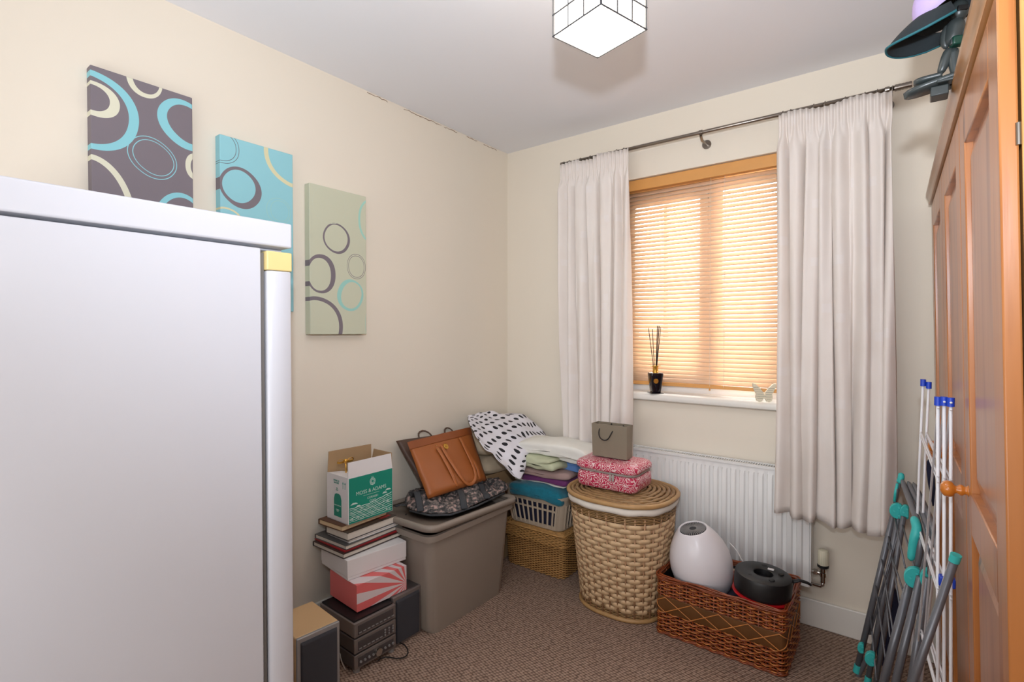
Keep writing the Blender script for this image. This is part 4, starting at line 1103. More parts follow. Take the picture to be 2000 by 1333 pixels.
folded('folded_pillowcase', 'mauve pink folded pillowcase between the purple and sage cloths', 'mauve', (-1.525, 2.345), z, .27, .26, 2, .020, R(8), 4, .013, .006, grp=G, cat='pillowcase')
z += .041
folded('folded_sheet', 'blue folded sheet behind the sage one, its right end showing beside the pink case', 'blue_cloth', (-1.50, 2.40), z - .006, .33, .20, 3, .018, R(3), 5, .007, .012, grp=G, cat='sheet')
folded('folded_sheet', 'sage green folded sheet with white edging curled at the front of the pile', 'green_cloth', (-1.535, 2.265), z + .002, .22, .17, 3, .021, R(-5), 6, .015, .006, grp=G, cat='sheet')
zw = z + .056
folded('folded_sheet', 'cream folded sheet under the white quilt, right side draping towards the pink case', 'white_cloth', (-1.475, 2.37), zw, .28, .22, 2, .012, R(3), 7, .012, .012, grp=G, cat='sheet')
zw += .022
folded('folded_quilt', 'thick white folded quilt on top of the linen pile beside the curtain', 'white_cloth', (-1.485, 2.315), zw, .40, .21, 2, .032, R(3), 8, .016, .014, grp=G, cat='quilt', rib=.97)

# polka dot sheet draped over a heap behind the totes (control grid in sight-line coordinates at known depths)
rows = [
    [((916, 812), 2.12), ((950, 806), 2.30), ((990, 808), 2.46), ((1022, 810), 2.50), ((1048, 832), 2.50), ((1066, 852), 2.50)],
    [((914, 822), 2.04), ((945, 828), 2.18), ((985, 830), 2.30), ((1016, 834), 2.36), ((1040, 852), 2.38), ((1060, 862), 2.40)],
    [((922, 838), 1.99), ((944, 850), 2.08), ((975, 856), 2.16), ((1005, 858), 2.22), ((1030, 868), 2.26), ((1050, 872), 2.30)],
    [((935, 860), 1.98), ((950, 870), 2.03), ((978, 880), 2.09), ((1000, 880), 2.14), ((1018, 884), 2.18), ((1035, 884), 2.24)],
    [((948, 878), 1.98), ((966, 890), 2.02), ((984, 900), 2.06), ((1002, 902), 2.10), ((1014, 902), 2.14), ((1026, 898), 2.20)],
    [((972, 896), 2.00), ((984, 908), 2.03), ((996, 918), 2.06), ((1008, 920), 2.08), ((1016, 914), 2.12), ((1024, 908), 2.17)],
    [((998, 924), 2.06), ((1003, 930), 2.07), ((1009, 936), 2.08), ((1014, 938), 2.09), ((1018, 932), 2.11), ((1022, 924), 2.14)]]
G3 = [[PY(y, *q) for q, y in r] for r in rows]
def cr_(p0, p1, p2, p3, u): return .5 * ((2 * p1) + (p2 - p0) * u + (2 * p0 - 5 * p1 + 4 * p2 - p3) * u * u + (3 * p1 - p0 - 3 * p2 + p3) * u ** 3)
def patch(G3, NU=60, NV=60, amp=.006, seed=1, nsc=12):
    nr, nc = len(G3), len(G3[0]); out = []
    for j in range(NV + 1):
        f = j / NV * (nr - 1); jj = min(int(f), nr - 2); fv = f - jj; line = []
        for i in range(NU + 1):
            g = i / NU * (nc - 1); ii = min(int(g), nc - 2); fu = g - ii
            cols = []
            for dj in (-1, 0, 1, 2):
                r = G3[min(max(jj + dj, 0), nr - 1)]
                cols.append(cr_(r[max(ii - 1, 0)], r[ii], r[ii + 1], r[min(ii + 2, nc - 1)], fu))
            p = cr_(*cols, fv)
            p = p + Vector((nz(p * nsc, 1, seed), nz(p * nsc, 1, seed + 1), nz(p * nsc, 1, seed + 2))) * amp
            line.append(p)
        out.append(line)
    return out
P = patch(G3, amp=.013, nsc=14)
m = MB(); uv = []
NVv, NUu = len(P) - 1, len(P[0]) - 1
# arc-length style uv so the dots keep their size
for j, r in enumerate(P):
    for i, q in enumerate(r):
        su = sum((P[j][k + 1] - P[j][k]).length for k in range(i)); sv = sum((P[k + 1][NUu // 3] - P[k][NUu // 3]).length for k in range(j))
        m.v.append(tuple(q)); uv.append((su / .084 + .3 * j / NVv, sv / .040))
for j in range(NVv):
    for i in range(NUu):
        a = j * (NUu + 1) + i; m.f.append((a, a + 1, a + NUu + 2, a + NUu + 1))
m.uv = uv
o = m.build('polka_dot_sheet', 'polka', smooth='full'); s = o.modifiers.new('thick', 'SOLIDIFY'); s.thickness = .004; s.offset = -1
tag(o, 'white polka dot sheet draped over a heap in the far corner', 'sheet')
# what lies beneath: beige pillows and a brown box behind the bin
poly = [(-1.97, 2.06), (-1.80, 2.06), (-1.66, 2.16), (-1.64, 2.34), (-1.72, 2.52), (-1.96, 2.53)]
bxm = thing('cardboard_box', 'brown cardboard box in the corner half hidden behind the bin and bags', 'box', (-1.885, 2.31, 0))
MB().box(-.095, .095, -.20, .20, 0, .50).build('carton_body', 'kraft', bxm, bevel=.003); MB().box(-.096, .096, -.02, .02, .50, .502).build('tape', 'cover_brown', bxm)
m, t, c = lump('pillow', 'lower beige pillow squashed beneath the polka dot sheet', 'pillow', [(-1.97, 2.09), (-1.79, 2.075), (-1.75, 2.20), (-1.76, 2.45), (-1.85, 2.50), (-1.97, 2.50)], .504, .09, 'beige_cloth', 5, .02)
m.rel((c.x, c.y, .504)).build('pillow_cover', 'beige_cloth', t, smooth='full')
m, t, c = lump('pillow', 'upper beige pillow holding up the polka dot sheet', 'pillow', [(-1.96, 2.10), (-1.82, 2.09), (-1.78, 2.22), (-1.80, 2.44), (-1.87, 2.49), (-1.96, 2.49)], .60, .10, 'beige_cloth', 8, .02)
m.rel((c.x, c.y, .60)).build('pillow_cover', 'beige_cloth', t, smooth='full')

# ================================================================ ON THE HAMPER
a = PZ(HT, 1240, 974); aL = PZ(HT, 1122, 950); aR = PZ(HT, 1277, 938)
ang = math.atan2((a - aL).y, (a - aL).x)
wL = (a - aL).length; wD = .215
cs_ = thing('vanity_case', 'pink paisley oilcloth zipped case lying on the hamper lid', 'case', (a.x, a.y, HT), ang); PH = .135
def soft(x0, x1, y0, y1, r, z, seed, amp=.004):
    return [Vector((p.x + amp * nz((p.x * 9, p.y * 9, z * 12), 1, seed), p.y + amp * nz((p.y * 9, p.x * 9, z * 12), 1, seed + 3), z + amp * .7 * nz((p.x * 8, p.y * 8, z), 1, seed + 5))) for p in rrect(x0, x1, y0, y1, r, z, 6)]
def dense(r):   # densify straight runs
    out = []
    for a_, b_ in zip(r, r[1:] + r[:1]):
        k = 8 if (b_ - a_).length > .03 else 1; out += [a_.lerp(b_, q / k) for q in range(k)]
    return out
def sring(x0, x1, y0, y1, r, z, seed, amp=.004, zamp=1):
    return [Vector((p.x + amp * nz((p.x * 9, p.y * 9, z * 12), 1, seed), p.y + amp * nz((p.y * 9, p.x * 9, z * 12), 1, seed + 3), p.z + zamp * amp * .9 * nz((p.x * 10, p.y * 10, z), 1, seed + 5))) for p in dense(rrect(x0, x1, y0, y1, r, z, 6))]
X0_, X1_, Y0_, Y1_ = -wL, 0, 0, wD
m = MB().loft([sring(X0_ + .014, X1_ - .012, Y0_ + .012, Y1_ - .01, .03, .004, 1, .003, 0), sring(X0_ + .004, X1_ - .002, Y0_ + .002, Y1_, .035, .016, 1, .003, 0), sring(X0_ - .001, X1_ + .003, Y0_ - .002, Y1_ + .002, .04, .048, 1), sring(X0_ + .002, X1_, Y0_ + .002, Y1_, .04, .076, 1), sring(X0_ + .010, X1_ - .008, Y0_ + .010, Y1_ - .008, .04, .082, 1)])
m.build('case_base', 'paisley', cs_, smooth='full', sub=1)
m = MB().loft([sring(X0_ + .008, X1_ - .006, Y0_ + .008, Y1_ - .006, .04, .081, 1, .002), sring(X0_ + .006, X1_ - .004, Y0_ + .006, Y1_ - .004, .04, .089, 1, .002)])
m.build('zip_tape', 'rope', cs_, smooth='full')
m = MB().loft([sring(X0_ + .006, X1_ - .004, Y0_ + .006, Y1_ - .004, .04, .088, 2), sring(X0_ - .006, X1_ + .006, Y0_ - .006, Y1_ + .004, .045, .094, 2), sring(X0_ - .006, X1_ + .006, Y0_ - .006, Y1_ + .004, .045, .116, 2), sring(X0_ + .006, X1_ - .006, Y0_ + .006, Y1_ - .006, .045, .129, 2), sring(X0_ + .04, X1_ - .04, Y0_ + .04, Y1_ - .04, .03, .132, 2)])
m.build('case_lid', 'paisley', cs_, smooth='full', sub=1)
for dx in (-.112, -.098): MB().box(dx - .005, dx + .005, -.0125, -.0065, .058, .086).build('zip_pull', 'rope', cs_, bevel=.0018)
CT = HT + PH + .002
# taupe paper carrier
a = PZ(CT, 1224, 900); b_ = PZ(CT, 1160, 890); rzb = math.atan2((a - b_).y, (a - b_).x)
pbg = thing('paper_bag', 'small taupe paper carrier bag with black rope handles on the pink case', 'bag', (a.x, a.y, CT), rzb)
w, d, h = (a - b_).length * 1.04, .062, .152; tp = .0012
def bagring(z, s): return [Vector((-w - s, -s, z)), Vector((0 + s * .3, -s, z)), Vector((0 + s * .3, d * .5, z)), Vector((s * .6, d, z)), Vector((-w - s, d, z)), Vector((-w - s * .5, d * .5, z))]
m = MB(); o0, o1 = bagring(.001, 0), bagring(h, .004)
i1 = [Vector((p.x * .985 - .001, min(max(p.y, -.0025), d - .0015), h)) for p in bagring(h, .002)]; i0 = [Vector((p.x * .985 - .001, min(max(p.y, .0015), d - .0015), .003)) for p in bagring(.003, 0)]
m.loft([o0, o1, i1, i0]); m.build('bag_body', 'taupe_paper', pbg)
def hdl(y, s, zt):
    return [(-w * .77, y, h - .018), (-w * .80, y + s * .004, h - .040), (-w * .76, y + s * .005, h - .066), (-w * .62, y + s * .005, h - .076), (-w * .50, y + s * .005, h - .066), (-w * .44, y + s * .004, h - .044), (-w * .37, y + s * .002, h - .022)]
MB().tube(hdl(-.006, -1, 0), .0028, 8).build('rope_handle', 'cord', pbg, smooth='full', sub=1)
MB().tube([(-w * .62, d, h - .014), (-w * .60, d - .006, h + .001), (-w * .57, d - .01, h - .012)], .0028, 8).build('rope_handle', 'cord', pbg, smooth='full', sub=1)
MB().tube([(-w * .27, d, h - .018), (-w * .25, d - .006, h - .003), (-w * .21, d - .01, h - .014)], .0028, 8).build('rope_handle', 'cord', pbg, smooth='full', sub=1)
text('bag_lettering', 'LLLL  ———', .0072, 'stereo', pbg, frame_mtx((-w * .52, -.0046, h * .545), (1, 0, 0), (0, -.02, 1)))
# ================================================================ WICKER BASKET AND CONTENTS
BX0, BX1, BY0, BY1, BH_ = -.832, -.345, 2.100, 2.425, .245
wk = thing('wicker_basket', 'red brown rectangular wicker basket on the carpet in front of the radiator', 'basket', ((BX0 + BX1) / 2, (BY0 + BY1) / 2, 0)); og = wk.location
def wo(z, g=0): return [(p.x, p.y) for p in rrect(BX0 - g, BX1 + g, BY0 - g, BY1 + g, .022, 0, 4)]
random.seed(21); NS_ = 58
m = MB(); weave(m, wo, [.008 + .0068 * k for k in range(13)] + [.166 + .0068 * k for k in range(10)], NS_, .0052, .0030, .0026, 3, .0011)
tag(m.rel(og).build('woven_wall', 'wicker', wk, smooth='full'), kind='stuff')
m = MB(); weave(m, wo, [.0115 + .0136 * k for k in range(7)] + [.170 + .0136 * k for k in range(5)], NS_, .0062, .0023, .0026, 3, .0016)
tag(m.rel(og).build('light_strands', 'wicker_l', wk, smooth='full'), kind='stuff')
m = MB(); m.loft([[Vector((x, y, z)) for x, y in ccw(wo(z, g_))] for z, g_ in ((.094, 0), (.098, .003), (.160, .003), (.163, 0), (.160, -.003), (.098, -.003), (.094, 0))], cap=False)
m.rel(og).build('palm_band', 'wicker_band', wk, smooth=True)
m = MB()
for p, nn in resample(ccw(wo(0)), NS_): m.tube([(p.x, p.y, .004), (p.x, p.y, .236)], .0030, 5)
tag(m.rel(og).build('stakes', 'wicker', wk, smooth='full'), kind='stuff')
m = MB(); pr = resample(ccw(wo(0, .005)), 240)
for (st_, sgn) in ((0, 1), (0, -1)):
    path = []
    for k, (p, nn) in enumerate(pr):
        f = (k / 240 * 15) % 2; tri = (f if f < 1 else 2 - f) * 2 - 1
        path.append((p.x, p.y, .129 + sgn * tri * .031))
    m.tube(path, .0020, 4, closed=True)
tag(m.rel(og).build('cross_strands', 'wicker_l', wk, smooth='full'), kind='stuff')
m = MB()
for k, (g_, z_) in enumerate(((.004, .236), (.006, .242), (-.003, .240), (.001, .248), (-.004, .247), (.007, .249))):
    path = [(p.x + nn.x * .002 * math.sin(q * .35 + k), p.y + nn.y * .002 * math.sin(q * .35 + k), z_ + .0022 * math.cos(q * .35 + k * 1.1)) for q, (p, nn) in enumerate(resample(ccw(wo(0, g_)), 150))]
    m.tube(path, .0030, 5, closed=True)
tag(m.rel(og).build('braided_rim', 'wicker', wk, smooth='full'), kind='stuff')
m = MB(); weave(m, lambda z: wo(0, .004), [.004, .010], NS_, .003, .0034, .003, 3)
m.rel(og).build('foot_braid', 'wicker', wk, smooth='full')
MB().box(BX0 + .004, BX1 - .004, BY0 + .004, BY1 - .004, .004, .012).rel(og).build('base', 'wicker', wk)
m = MB(); m.loft([[Vector((x, y, z)) for x, y in ccw(wo(z, -.0085))] for z in (.012, .232)], cap=False); m.rel(og).build('inside_shade_sheet', 'dark', wk)  # added dark sheet, painted shade behind the wicker gaps
# contents
folded('folded_cloth', 'dark navy cloth at the bottom right of the wicker basket under the black ring device', 'navy', (-.475, 2.24), .014, .13, .22, 3, .068, 0, 31, .006, 0, cat='cloth')
ob = thing('orange_book', 'orange covered book standing between the white egg device and black ring device', 'book', (-.585, 2.335, .014), R(8))
MB().box(-.05, .05, -.012, .012, 0, .235).build('cover', 'orange', ob, bevel=.002); MB().box(-.047, .051, -.009, .009, .003, .236).build('pages', 'cream_pages', ob)
M['printed'] = basic('green_blue_print_cloth', (46, 92, 96), .8, var=.5, scale=60, bump=.3)
folded('folded_cloth', 'green and blue patterned cloth under the egg device in the wicker basket', 'printed', (-.665, 2.245), .014, .17, .24, 4, .030, 0, 33, .006, 0, cat='cloth')

# egg shaped purifier, leaning back to the left
EB = Vector((-.672, 2.270, .150))
eg = thing('air_purifier', 'white egg shaped air purifier with dark round grille leaning in the wicker basket', 'air purifier', tuple(EB))
tilt = Matrix.Scale(1.04, 4) @ Matrix.Rotation(R(-15), 4, Vector((cf[0], cf[1], 0))) @ Matrix.Rotation(R(6), 4, Vector((cr[0], cr[1], 0)))
EH = .298
prof = [(0, 0), (.070, .0), (.078, .006), (.090, .022), (.108, .055), (.1195, .095), (.123, .135), (.119, .175), (.107, .215), (.088, .252), (.068, .280), (.060, .290), (.0565, .293), (.054, .291), (.052, .284), (.0, .284)]
MB().lathe(prof, 56, mat=tilt).build('shell', 'egg', eg, smooth='full')
m = MB().lathe([(0, .285), (.0515, .286), (.0515, .2885), (.013, .2895), (0, .2895)], 40, mat=tilt); m.build('grille_plate', 'grille', eg, smooth=True)
m = MB()
for k in range(36):
    a_ = 2 * math.pi * k / 36; m.box(.014, .050, -.0009, .0009, .288, .2925, tilt @ Matrix.Rotation(a_, 4, 'Z'))
m.build('grille_fins', 'silver', eg)
MB().lathe([(.072, -.006), (.079, -.006), (.0795, .007), (.074, .009)], 40, mat=tilt).build('base_ring', 'grille', eg, smooth=True)
m = MB(); m.box(-.002, .002, -.0895, -.088, 0, .0); 
wp = [PY(2.30, *q) for q in ((1428, 1064), (1440, 1076), (1447, 1092), (1456, 1104), (1468, 1113))]
m = MB().tube([PY(2.32, 1424, 1060)] + wp, .0022, 7)
m.tube([PY(2.27, 1432, 1122), PY(2.26, 1444, 1120), PY(2.255, 1452, 1112), PY(2.26, 1462, 1109), PY(2.27, 1472, 1112)], .0024, 7)
m.rel(eg.location).build('power_cord', 'white_cord', eg, smooth='full', sub=1)

# black round device with red base ring
DC = Vector((-.444, 2.205, .238))
dv = thing('round_device', 'black round device with a recessed centre and red base ring in the wicker basket', 'device', tuple(DC))
tl = Matrix.Rotation(R(3), 4, 'Y') @ Matrix.Diagonal((.98, .98, .8, 1))
MB().lathe([(0, .010), (.096, .010), (.104, .018), (.106, .030), (.107, .095), (.103, .108), (.092, .114), (.040, .112), (.036, .108), (.034, .080), (0, .078)], 48, mat=tl).build('housing', 'black', dv, smooth=True)
MB().lathe([(.090, .000), (.108, .002), (.112, .008), (.110, .016), (.100, .017)], 48, mat=tl).build('red_base_ring', 'red', dv, smooth=True)
m = MB()
for k in range(5):
    a_ = 2 * math.pi * k / 5 + .4
    MB().lathe([(.011, .088), (.011, .0915), (.006, .0930), (0, .0930)], 14, (.068 * math.cos(a_), .068 * math.sin(a_), 0), mat=None).build('dimple', 'dark', dv, smooth=True)
MB().box(.012, .034, .040, .050, .0885, .0925).build('label', 'white_card', dv)
m = MB().tube([(.104, .02, .075), (.125, .035, .080), (.150, .05, .072), (.160, .055, .066)], .011, 8, flat=.45, up=(0, 0, 1)); m.build('side_strap', 'black', dv, smooth='full')

# ================================================================ WINDOW SILL ORNAMENTS
SZ = .965
q = PZ(SZ, 1280, 768)
rd_ = thing('reed_diffuser', 'black glass reed diffuser with gold neck and black reeds on the window sill', 'diffuser', (q.x, q.y, SZ), YAW + R(4))
def sq(hw_, z, r=.004): return rrect(-hw_, hw_, -hw_, hw_, r, z, 3)
MB().loft([sq(.033, 0, .003), sq(.033, .003, .003)]).build('foot', 'bottle', rd_, smooth=True)
MB().loft([sq(.0215, .003, .006), sq(.0225, .008, .006), sq(.0315, .090, .007), sq(.0325, .099, .007), sq(.030, .104, .007), sq(.014, .107, .006)]).build('bottle', 'bottle', rd_, smooth=True)
MB().lathe([(.0155, .105), (.0155, .111), (.0135, .113), (.0135, .132), (.016, .137), (.026, .1395), (.026, .1415), (.010, .1415), (.009, .12)], 28).build('neck', 'gold', rd_, smooth=True)
MB().tube([(-.008, -.0300, .064), (-.008, -.0325, .064)], .0125, 24).build('medallion', 'gold', rd_, smooth=True)
tops = [(-.036, .004, .335), (-.020, -.006, .330), (.009, .0, .346), (.011, .006, .342), (.016, -.004, .345), (.020, .004, .342), (.024, -.006, .338), (.013, .008, .346)]
for k, (x, y, z_) in enumerate(tops):
    MB().tube([(-x * .12, -y * .3, .02), (x, y, z_)], .0018, 6).build('reed', 'cord', rd_)
# butterfly
q = PZ(SZ, 1492, 786)
bt = thing('butterfly', 'cream wooden butterfly cut-out covered in handwriting on the window sill', 'ornament', (q.x, q.y, SZ), YAW - R(8))
half = [(0, .028), (.004, .040), (.016, .056), (.034, .074), (.044, .076), (.043, .062), (.036, .044), (.029, .032), (.032, .020), (.028, .006), (.018, .0), (.009, .003), (.003, .014)]
pts = half + [(-x, z_) for x, z_ in half[:0:-1]]
s_ = 1.12
pts = [(x * s_, z_ * s_) for x, z_ in pts]
MB().prism([(x, -.006, z_) for x, z_ in pts], [(x, .006, z_) for x, z_ in pts]).build('cut_out', 'butterfly', bt, bevel=.001)
m = MB(); random.seed(5)
for (x0, x1, z_) in ((-.046, -.026, .066), (-.042, -.014, .056), (-.038, -.006, .046), (-.032, -.003, .036), (-.033, .006, .027), (-.030, -.006, .018), (.008, .036, .054), (.010, .040, .062), (.004, .034, .044), (.006, .030, .034), (.006, .030, .024), (.010, .026, .014)):
    n = int((x1 - x0) / .0018); path = [(x0 + (x1 - x0) * k / n, -.0066, z_ * 1.0 + (.0012 if k % 2 else -.0009) * random.uniform(.3, 1.5)) for k in range(n + 1)]
    m.tube(path, .0005, 4)
m.build('handwriting', 'ink', bt)

# ================================================================ CLOTHES AIRERS
def bar(t, mat, nm, pts, r, sub=0, n=8, og=None):
    return MB().tube(pts, r, n).rel(og).build(nm, mat, t, smooth='full', sub=sub)
# white wire airer folded flat against the wardrobe
yN, yF = 1.53, 1.98
wa = thing('clothes_airer', 'white wire clothes airer with blue caps leaning folded against the wardrobe', 'clothes airer', (-.0, 1.72, 0)); og = wa.location
posts = [((1803, 748), (1770, 1330), yF), ((1814, 753), (1790, 1330), yF), ((1832, 784), (1835, 1420), yN), ((1844, 784), (1848, 1420), yN - .01), ((1857, 786), (1862, 1420), yN - .02)]
PT_ = []
for k, (tp_, bt_, y) in enumerate(posts):
    a = PY(y, *tp_)
    if k < 2:
        kn = PY(y, 1796 + k * 11, 900); b = PY(y, 1785 + k * 11, 1180); b2 = Vector((b.x - .006, y, .012)); path = [a, kn, b, b2]
    else:
        b = PY(y, *bt_); b = Vector((b.x, y, .012)); path = [a, b]
    bar(wa, 'white_wire', 'post', path, .0034, og=og)
    MB().tube([a - Vector((0, 0, .010)), a + Vector((0, 0, .010))], .0070, 12).rel(og).build('cap', 'blue', wa, smooth=True)
    MB().tube([Vector((path[-1].x, y, .0)), Vector((path[-1].x, y, .022))], .0070, 12).rel(og).build('cap', 'blue', wa, smooth=True)
    PT_.append((a, path))
def at_z(path, z):
    for a, b in zip(path, path[1:]):
        if b.z <= z <= a.z: return a.lerp(b, (a.z - z) / (a.z - b.z))
    return path[-1]
for (i, j) in ((0, 2), (1, 3), (1, 4)):
    for (zf, zn) in ((1.155, 1.120), (1.145, 1.105), (.975, .948), (.965, .935), (.70, .69), (.69, .68), (.45, .45), (.44, .44), (.20, .20), (.19, .19)):
        if zf in (1.145, .965, .69, .44, .19) and (i, j) == (1, 3): continue
        zz1, zz2 = zf, zn
        p = at_z(PT_[i][1], zz1); q2 = at_z(PT_[j][1], zz2)
        if p.z > 1.2 or q2.z > 1.2: continue
        bar(wa, 'white_wire', 'rail', [p + Vector((0, .012, 0)), p, q2, q2 - Vector((0, .012, 0))], .0026, n=6, og=og)
p = at_z(PT_[3][1], .71); MB().box(p.x - .010, p.x + .020, p.y - .012, p.y + .012, .700, .722).rel(og).build('clip', 'blue', wa, bevel=.003)

# grey and teal airer, folded and leaning
ga = thing('clothes_airer', 'grey tube clothes airer with teal joints leaning folded in front of the curtain', 'clothes airer', (-.08, 1.95, 0)); og = ga.location
FY, NYr = 2.28, 1.90      # far and near uprights
def G_bar(pts, r=.0095, nm='frame_tube', mat='grey_tube', sub=0, n=10):
    return bar(ga, mat, nm, [PY(y, *q) if not isinstance(q, Vector) else q for q, y in pts], r, sub, n, og)
def ext(p, q, z=.012):      # extend line p->q to the floor
    f = (z - p.z) / (q.z - p.z); return p + (q - p) * f
def legbar(p1, y1, p2, y2, r=.0095, mat='grey_tube', nm='leg', foot=True):
    a, b = PY(y1, *p1), PY(y2, *p2); c = ext(a, b)
    bar(ga, mat, nm, [a, c], r, og=og)
    if foot: MB().tube([c + (a - c).normalized() * .03, c], r * 1.2, 10).rel(og).build('foot_cap', 'teal', ga, smooth=True)
    return a, c
# far pair of tubes (left edge of the folded airer)
legbar((1747, 998), FY, (1690, 1240), FY, .010)
legbar((1756, 1005), FY - .03, (1712, 1240), FY - .05, .009)
legbar((1765, 1010), FY - .07, (1728, 1230), FY - .10, .008)
# near pair
legbar((1778, 1135), NYr, (1732, 1310), NYr, .0115)
legbar((1798, 1128), NYr - .04, (1755, 1310), NYr - .04, .0105)
legbar((1812, 1130), NYr - .08, (1785, 1300), NYr - .08, .0095)
# top loops running from far to near
G_bar([((1761, 935), FY - .02), ((1772, 965), FY - .12), ((1790, 1010), NYr + .06), ((1797, 1040), NYr), ((1799, 1060), NYr - .01), ((1795, 1090), NYr - .01), ((1790, 1112), NYr)], .0095, sub=1)
G_bar([((1772, 938), FY - .04), ((1790, 975), FY - .16), ((1811, 1022), NYr + .02), ((1816, 1045), NYr - .03), ((1815, 1070), NYr - .04), ((1806, 1110), NYr - .04), ((1800, 1128), NYr - .04)], .0095, sub=1)
G_bar([((1782, 940), FY - .06), ((1803, 980), FY - .2), ((1824, 1030), NYr - .02), ((1828, 1055), NYr - .07), ((1822, 1090), NYr - .08), ((1814, 1130), NYr - .08)], .0085, sub=1)
G_bar([((1761, 933), FY - .02), ((1756, 950), FY), ((1750, 975), FY), ((1747, 990), FY)], .0055, sub=1)
G_bar([((1752, 955), FY - .01), ((1745, 1000), FY)], .005)
# teal hand grips
MB().tube([PY(FY - .01, *q) for q in ((1760, 923), (1761, 936), (1754, 945))], .0105, 12).rel(og).build('grip', 'teal', ga, smooth='full', sub=1)
MB().tube([PY(FY - .01, *q) for q in ((1753, 945), (1749, 962), (1747, 980))], .0045, 10).rel(og).build('grip', 'teal', ga, smooth='full')
m = MB().tube([PY(y, *q) for q, y in (((1785, 1010), NYr + .03), ((1788, 1022), NYr + .01), ((1792, 1034), NYr), ((1786, 1048), NYr - .01), ((1783, 1070), NYr), ((1778, 1098), NYr))], [.011, .0125, .0125, .0125, .0115, .0110], 14)
m.rel(og).build('grip', 'teal', ga, smooth='full', sub=1)
# teal hinge plates
def plate(c, y, rx, rz__, th=.010, nm='hinge_plate'):
    p = PY(y, *c); s = 1.0; ring1 = []; ring2 = []
    for k in range(20):
        q = 2 * math.pi * k / 20; dx, dz = rx * math.cos(q), rz__ * math.sin(q)
        if dx > rx * .55: dx = rx * .55
        ring1.append(p + Vector((dx * cr[0], dx * cr[1] * .3 - th, dz))); ring2.append(p + Vector((dx * cr[0], dx * cr[1] * .3 + th, dz)))
    MB().prism(ring1, ring2).rel(og).build(nm, 'teal', ga, bevel=.002)
    for (dx, dz) in ((-.4, 0), (.2, .5), (.2, -.5)):
        cc = p + Vector((dx * rx * cr[0], -th - .0005 + dx * rx * .1, dz * rz__)); MB().tube([cc, cc - Vector((0, .002, 0))], .0038, 10).rel(og).build('rivet', 'teal', ga, smooth=True)
plate((1753, 998), FY - .03, .029, .027); plate((1769, 1000), FY - .05, .020, .024)
plate((1786, 1128), NYr - .02, .031, .030); plate((1812, 1130), NYr - .06, .022, .028)
plate((1683, 1266), FY - .02, .016, .018); plate((1702, 1287), FY - .12, .024, .024)
# thin drying rails lying in the folded frame, running far-low to near-high
for (p1, y1, p2, y2) in (((1745, 1000), FY, (1768, 1110), NYr + .1), ((1757, 1005), FY, (1790, 1125), NYr), ((1735, 1045), FY, (1760, 1200), NYr + .08), ((1733, 1060), FY, (1775, 1190), NYr + .02),
                        ((1722, 1090), FY, (1745, 1240), NYr + .1), ((1755, 1040), FY - .05, (1700, 1240), FY - .05), ((1742, 1075), FY - .1, (1698, 1240), FY), ((1710, 1140), FY, (1735, 1330), NYr + .1), ((1700, 1200), FY, (1712, 1330), NYr + .2), ((1730, 1160), FY - .1, (1738, 1245), NYr + .1)):
    a, b = PY(y1, *p1), PY(y2, *p2)
    bar(ga, 'grey_tube', 'drying_rail', [a, b], .0028, n=6, og=og)
# free leg tube leaning right with its own cap
a, b = PY(1.44, 1865, 1092), PY(1.50, 1784, 1333); c = ext(a, b, .012)
bar(ga, 'grey_tube', 'leg', [a, c], .0084, og=og)
d = (a - c).normalized(); MB().tube([a - d * .007, a + d * .010], .0100, 14).rel(og).build('leg_cap', 'teal', ga, smooth=True)
G_bar([((1672, 1335), FY), ((1676, 1318), FY), ((1684, 1308), FY), ((1700, 1270), FY - .02)], .009, sub=1)
# navy garment caught behind the airers
for lab, pts_, y in (('navy garment tucked between the white airer and wardrobe, high behind the rails', ((1808, 905), (1822, 888), (1826, 930), (1829, 985), (1822, 990), (1812, 945)), 2.22),
                     ('dark navy cloth hanging low inside the grey airer', ((1726, 1135), (1742, 1128), (1758, 1180), (1752, 1250), (1735, 1300), (1712, 1300), (1716, 1200)), 2.34)):
    P_ = [PY(y, *q) for q in pts_]
    f_ = [p + Vector((.004 * nz(p * 20), -.006 + .01 * nz(p * 9), 0)) for p in P_]; b2 = [p + Vector((0, .012, 0)) for p in P_]
    tag(MB().prism(f_, b2).build('garment', 'navy', smooth=True, bevel=.003), lab, 'garment')

# ================================================================ ON TOP OF THE WARDROBE: toy figure and cap
TY = 1.43; WT = 1.7985
base = Vector((.075, TY, WT))
tf = thing('toy_figure', 'dark plastic toy figure standing on a small board at the edge of the wardrobe top', 'toy', tuple(base)); og = tf.location
def T(px, py, y=TY): return PY(y, px, py)
def skin(name, chains, mat, parent, sub=1):
    """one continuous limb mesh from joint chains with radii"""
    m = MB()
    for ch in chains:
        pts = [p for p, r in ch]; rs = [r for p, r in ch]; m.tube(pts, rs, 10)
    return m.rel(og).build(name, mat, parent, smooth='full', sub=sub)
head = T(1873, 22)
hip = T(1858, 92)
bm_ = MB()
vs = [(hip, .015), (T(1862, 70), .0165), (T(1866, 52), .019), (T(1869, 42), .014), (T(1871, 34), .008)]
chains = [vs,
          [(hip + Vector((.004, 0, 0)), .011), (T(1862, 120), .0105), (T(1866, 142), .009), (T(1868, 152), .007)],
          [(hip, .011), (T(1848, 112), .0105), (T(1842, 132), .0095), (T(1835, 146), .0065)],
          [(T(1858, 46), .008), (T(1845, 62), .0085), (T(1842, 84), .0075), (T(1850, 96), .006)],
          [(T(1876, 46), .008), (T(1884, 66), .008), (T(1882, 90), .007)],
          [(T(1838, 147), .0065), (T(1826, 150), .006)], [(T(1868, 152), .007), (T(1852, 152), .0065)]]
skin('body', chains, 'toy', tf)
mt = Matrix.Translation(head - og)
